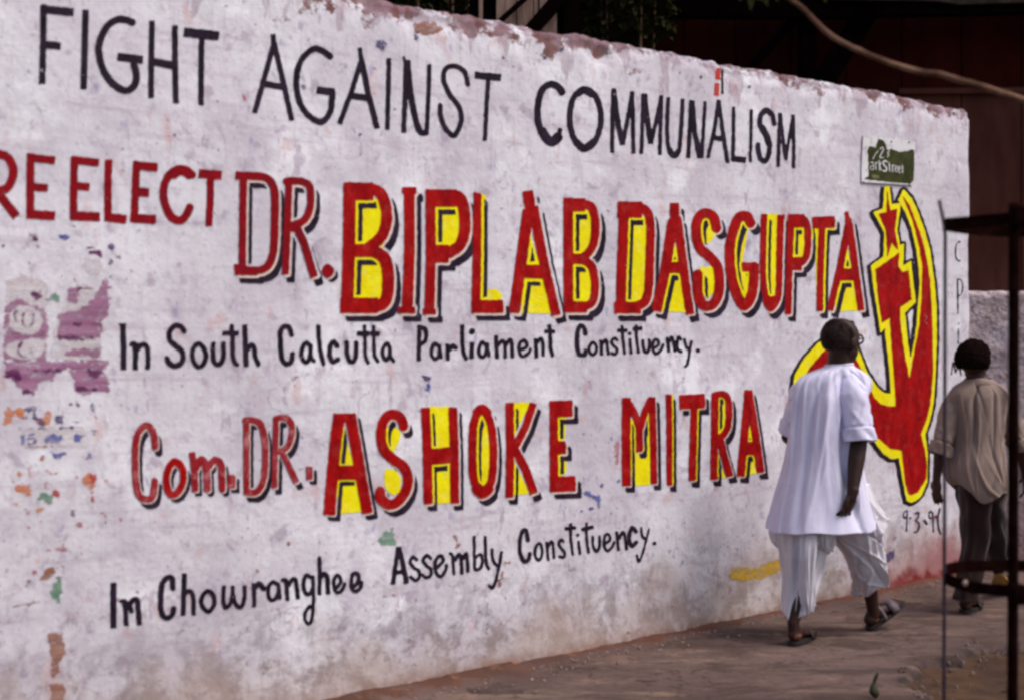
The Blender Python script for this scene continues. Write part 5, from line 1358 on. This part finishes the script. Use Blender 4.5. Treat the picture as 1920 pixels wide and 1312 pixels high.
# dhoti: drape over each thigh, hanging pleats behind, gathered cloth in the middle
def drape(rows, seed, amp=.010, swag=.012, hem=.02, tilt=1.0, k=9):
    C1 = make_creases(int(seed * 100), 30, .5, amp * 2.0, .04, .12, .2, .7, .05); C2 = make_creases(int(seed * 100) + 1, 26, 4.0 * tilt, swag * 1.7, .06, .16, .10, .35, .2)
    def f(t, a):
        r_ = creases(C1, t, a) + creases(C2, t, a) + .010 * N3(math.cos(a) * 2 + seed, math.sin(a) * 2, t * 4)
        dz = 0
        if t > .6: dz = (t - .6) / .4 * (hem * math.sin(a * 1 + seed) + .006 * math.sin(4 * a + seed))
        return (r_, dz)
    return loft(rows, f, 200, 9)
def drow(py, xl, xr, dp, dz=0.): a, b_ = m3(xl, py, dz), m3(xr, py, dz); return ((a + b_) / 2, (b_.x - a.x) / 2, dp / 2, .15)
DR1 = drape([drow(905, 1480, 1620, .24), drow(960, 1462, 1580, .27, -.02), drow(1000, 1462, 1560, .28, -.02), drow(1035, 1470, 1548, .24, -.03), drow(1070, 1474, 1536, .20, -.05), drow(1105, 1472, 1524, .16, -.09), drow(1135, 1468, 1516, .14, -.12)], .7, .010, .005, .06, .8, 8)
DR2 = drape([drow(905, 1510, 1625, .24, .02), drow(965, 1530, 1648, .28, .05), drow(1000, 1550, 1656, .27, .07), drow(1030, 1574, 1655, .24, .09), drow(1060, 1594, 1656, .23, .12), drow(1088, 1607, 1659, .21, .15), drow(1106, 1616, 1658, .19, .16)], 2.2, .007, .015, .04, 1.6, 5)
DR3 = drape([drow(970, 1508, 1536, .07, -.12), drow(995, 1503, 1532, .08, -.15), drow(1040, 1500, 1528, .085, -.17), drow(1090, 1500, 1526, .08, -.17), drow(1125, 1503, 1526, .07, -.17), drow(1145, 1508, 1522, .06, -.17)], 1.1, .006, .001, .01, 0, 7)
DR4 = drape([drow(972, 1520, 1568, .12, -.08), drow(995, 1524, 1566, .13, -.11), drow(1020, 1530, 1560, .10, -.11), drow(1036, 1538, 1556, .05, -.10)], 3.3, .006, .006, .005, .5, 5)
DR5 = drape([drow(950, 1452, 1520, .16, .12), drow(990, 1442, 1510, .18, .14), drow(1015, 1450, 1500, .15, .14), drow(1032, 1462, 1490, .08, .14)], 4.3, .005, .004, .005, .5, 5)
cloth('dhoti', [DR1, DR2, DR3, DR4, DR5], M_DHOTI, man, .002)

# ---------------- boy in loose brown shirt
BZ = 8.40
def b3(px, py, dz=0.): return at(px, py, BZ + dz)
gb = b3(1840, 1150); boy = empty('person', (gb.x, BZ, 0)); tag(boy, 'person with short black hair in loose brown shirt and dark trousers behind the iron bars', 'person')
hd = Vector((.60, .80, 0)).normalized(); hs = Vector((hd.y, -hd.x, 0)); HR = Matrix((hs, hd, Vector((0, 0, 1)))).transposed()
hc = b3(1825, 682)
B_ = [cap(b3(1834, 728), .046, b3(1828, 700), .043),
      ell(hc + Vector((0, 0, .025)), (.074, .090, .085), HR), ell(hc + hd * .028 + Vector((0, 0, -.040)), (.056, .064, .062), HR), ell(hc + hd * .065 + Vector((0, 0, -.075)), (.028, .025, .02), HR),
      cap(hc + hd * .090 + Vector((0, 0, .0)), .009, hc + hd * .102 + Vector((0, 0, -.025)), .013), ell(hc + hd * .084 + Vector((0, 0, -.052)), (.024, .012, .006), HR), ell(hc + hd * .082 + Vector((0, 0, -.062)), (.02, .012, .006), HR)]
for sg in (-1, 1): B_ += [ell(hc + hs * sg * .074 - hd * .002 + Vector((0, 0, -.012)), (.009, .018, .028), HR), ell(hc + hs * sg * .028 + hd * .080 + Vector((0, 0, .014)), (.014, .011, .007), HR)]
B_ += [cap(b3(1832, 770), .095, b3(1835, 890), .09), ell(b3(1833, 765), (.15, .09, .12)), ell(b3(1838, 915), (.12, .10, .10)), cap(b3(1834, 728), .055, b3(1833, 755), .08)]
SLb, ELb, WLb = b3(1781, 760), b3(1762, 845, -.03), b3(1756, 898, -.03)
SRb, ERb, WRb = b3(1884, 758), b3(1912, 838, .04), b3(1922, 888, .10)
B_ += [cap(SLb, .040, ELb, .033), cap(ELb, .032, WLb, .021), cap(SRb, .040, ERb, .033), cap(ERb, .032, WRb, .021)]
B_ += hand(WLb, Vector((.02, .05, -1)), Vector((.8, .5, .1)), -1, .55, .92) + hand(WRb, Vector((.1, .3, -1)), Vector((-.8, .3, 0)), 1, .5, .92)
h3 = b3(1806, 1143, .0); h3.z = .02; t3_ = h3 + Vector((.13, .17, 0))
h4 = b3(1872, 1076, .42); t4_ = h4 + Vector((.08, .17, -.10))
B_ += [cap(b3(1822, 930), .075, b3(1828, 1030, .02), .05), cap(b3(1828, 1030, .02), .046, b3(1815, 1115, 0), .028), cap(b3(1815, 1115, 0), .028, h3 + Vector((.02, .02, .045)), .027)] + foot(h3, t3_, (0, 0, 1), .9)
B_ += [cap(b3(1855, 930, .05), .075, b3(1868, 1010, .28), .05), cap(b3(1868, 1010, .28), .046, b3(1874, 1064, .42), .027), cap(b3(1874, 1064, .42), .027, h4 + Vector((.01, .03, .03)), .027)] + foot(h4, t4_, (0, .5, .9), .9)
link('body', body_mesh('body', B_, .0055, 5), M_SKIN, boy, True)
sandal(h3, t3_, (0, 0, 1), boy); sandal(h4, t4_, (0, .5, .9), boy, M_SOLE, M_YSOLE)
bm = bmesh.new(); bmesh.ops.create_uvsphere(bm, u_segments=16, v_segments=10, radius=1, matrix=Matrix.Translation(h3 + Vector((.018, .022, .027))) @ Matrix.Diagonal((.034, .036, .025, 1)))
me = bpy.data.meshes.new('heel'); bm.to_mesh(me); bm.free(); me.polygons.foreach_set('use_smooth', [True] * len(me.polygons)); link('heel', me, M_SKINH, boy, True)
ho = link('hair', hair_mesh(hc + Vector((0, 0, .024)), (.074, .090, .088), HR, .022, lambda q: .30 if q.z < .25 else .62, 9, .006, -.66, 36), M_HAIRB, boy, True)
def brow(py, xl, xr, dp, dz=0.): a, b_ = b3(xl, py, dz), b3(xr, py, dz); return ((a + b_) / 2, (b_.x - a.x) / 2, dp / 2, .1)
rows = [brow(712, 1808, 1862, .12), brow(717, 1800, 1868, .14), brow(724, 1788, 1882, .17), brow(735, 1779, 1893, .20), brow(752, 1776, 1894, .215), brow(790, 1784, 1886, .23), brow(830, 1784, 1880, .25), brow(870, 1778, 1882, .29), brow(905, 1782, 1886, .31), brow(922, 1796, 1884, .29)]
BC = make_creases(15, 34, 1.2, .011, .05, .15, .12, .45, .1) + make_creases(16, 34, 3.2, .008, .04, .10, .08, .22, .4)
BC += [(4.35, -.6, .45, .35, .10, -.016), (4.95, .2, .5, .35, .08, -.012), (4.6, 2.2, .85, .2, .09, .014), (5.1, 2.0, .8, .2, .08, -.012)]
def bfold(t, a):
    g = min(1, t * 5)
    r_ = g * creases(BC, t, a) + .014 * g * N3(math.cos(a) * 1.8, math.sin(a) * 1.8, t * 3 + 4)
    dz = 0
    if t > .75:
        f = (t - .75) / .25; dz = f * (-.050 * math.exp(-((a - 4.35) / .45) ** 2) + .045 * math.exp(-((a - 3.3) / .6) ** 2) + .006 * math.sin(5 * a))
    return (r_, dz)
cloth('shirt', [loft(rows, bfold, 280, 9)], M_SHIRT, boy, .003)
V, F = [], []
for i in range(25):
    a = math.pi * .0 + 2 * math.pi * i / 24
    cpos = b3(1835, 712) + Vector((math.cos(a) * .070, math.sin(a) * .056, 0))
    for (rr, zz) in ((0, .008), (.012, -.004), (.026, -.030), (.022, -.034)): V.append(cpos + Vector((math.cos(a) * rr, math.sin(a) * rr, zz + .004 * math.sin(3 * a))))
for i in range(24):
    for j in range(3): q = i * 4 + j; F.append((q, q + 4, q + 5, q + 1))
cloth('collar', [(V, F)], M_SHIRT, boy, .003)
cloth('sleeve', [sleeve(b3(1792, 738, 0), b3(1761, 853, -.03), .064, .055, sd=.5)], M_SHIRT, boy)
cloth('sleeve', [sleeve(b3(1874, 736, 0), b3(1914, 842, .04), .064, .055, sd=2.5)], M_SHIRT, boy)
def tleg(rows, seed):
    return loft(rows, lambda t, a: .004 * math.sin(5 * a + seed) + .005 * math.sin(24 * t + 3 * math.cos(a + seed)) + .006 * N3(math.cos(a) * 2, math.sin(a) * 2, t * 5 + seed), 64, 7)
T1 = tleg([brow(895, 1796, 1868, .22), brow(930, 1798, 1858, .22), brow(965, 1803, 1856, .20), brow(1010, 1804, 1853, .17, .01), brow(1060, 1800, 1846, .15, .01), brow(1100, 1794, 1838, .15), brow(1124, 1790, 1838, .16)], 1)
T2 = tleg([brow(895, 1812, 1882, .22, .02), brow(930, 1824, 1882, .21, .05), brow(965, 1836, 1882, .18, .14), brow(1005, 1844, 1886, .16, .26), brow(1040, 1850, 1890, .15, .36), brow(1066, 1852, 1894, .15, .42)], 3)
cloth('trousers', [T1, T2], M_TROU, boy, .003)
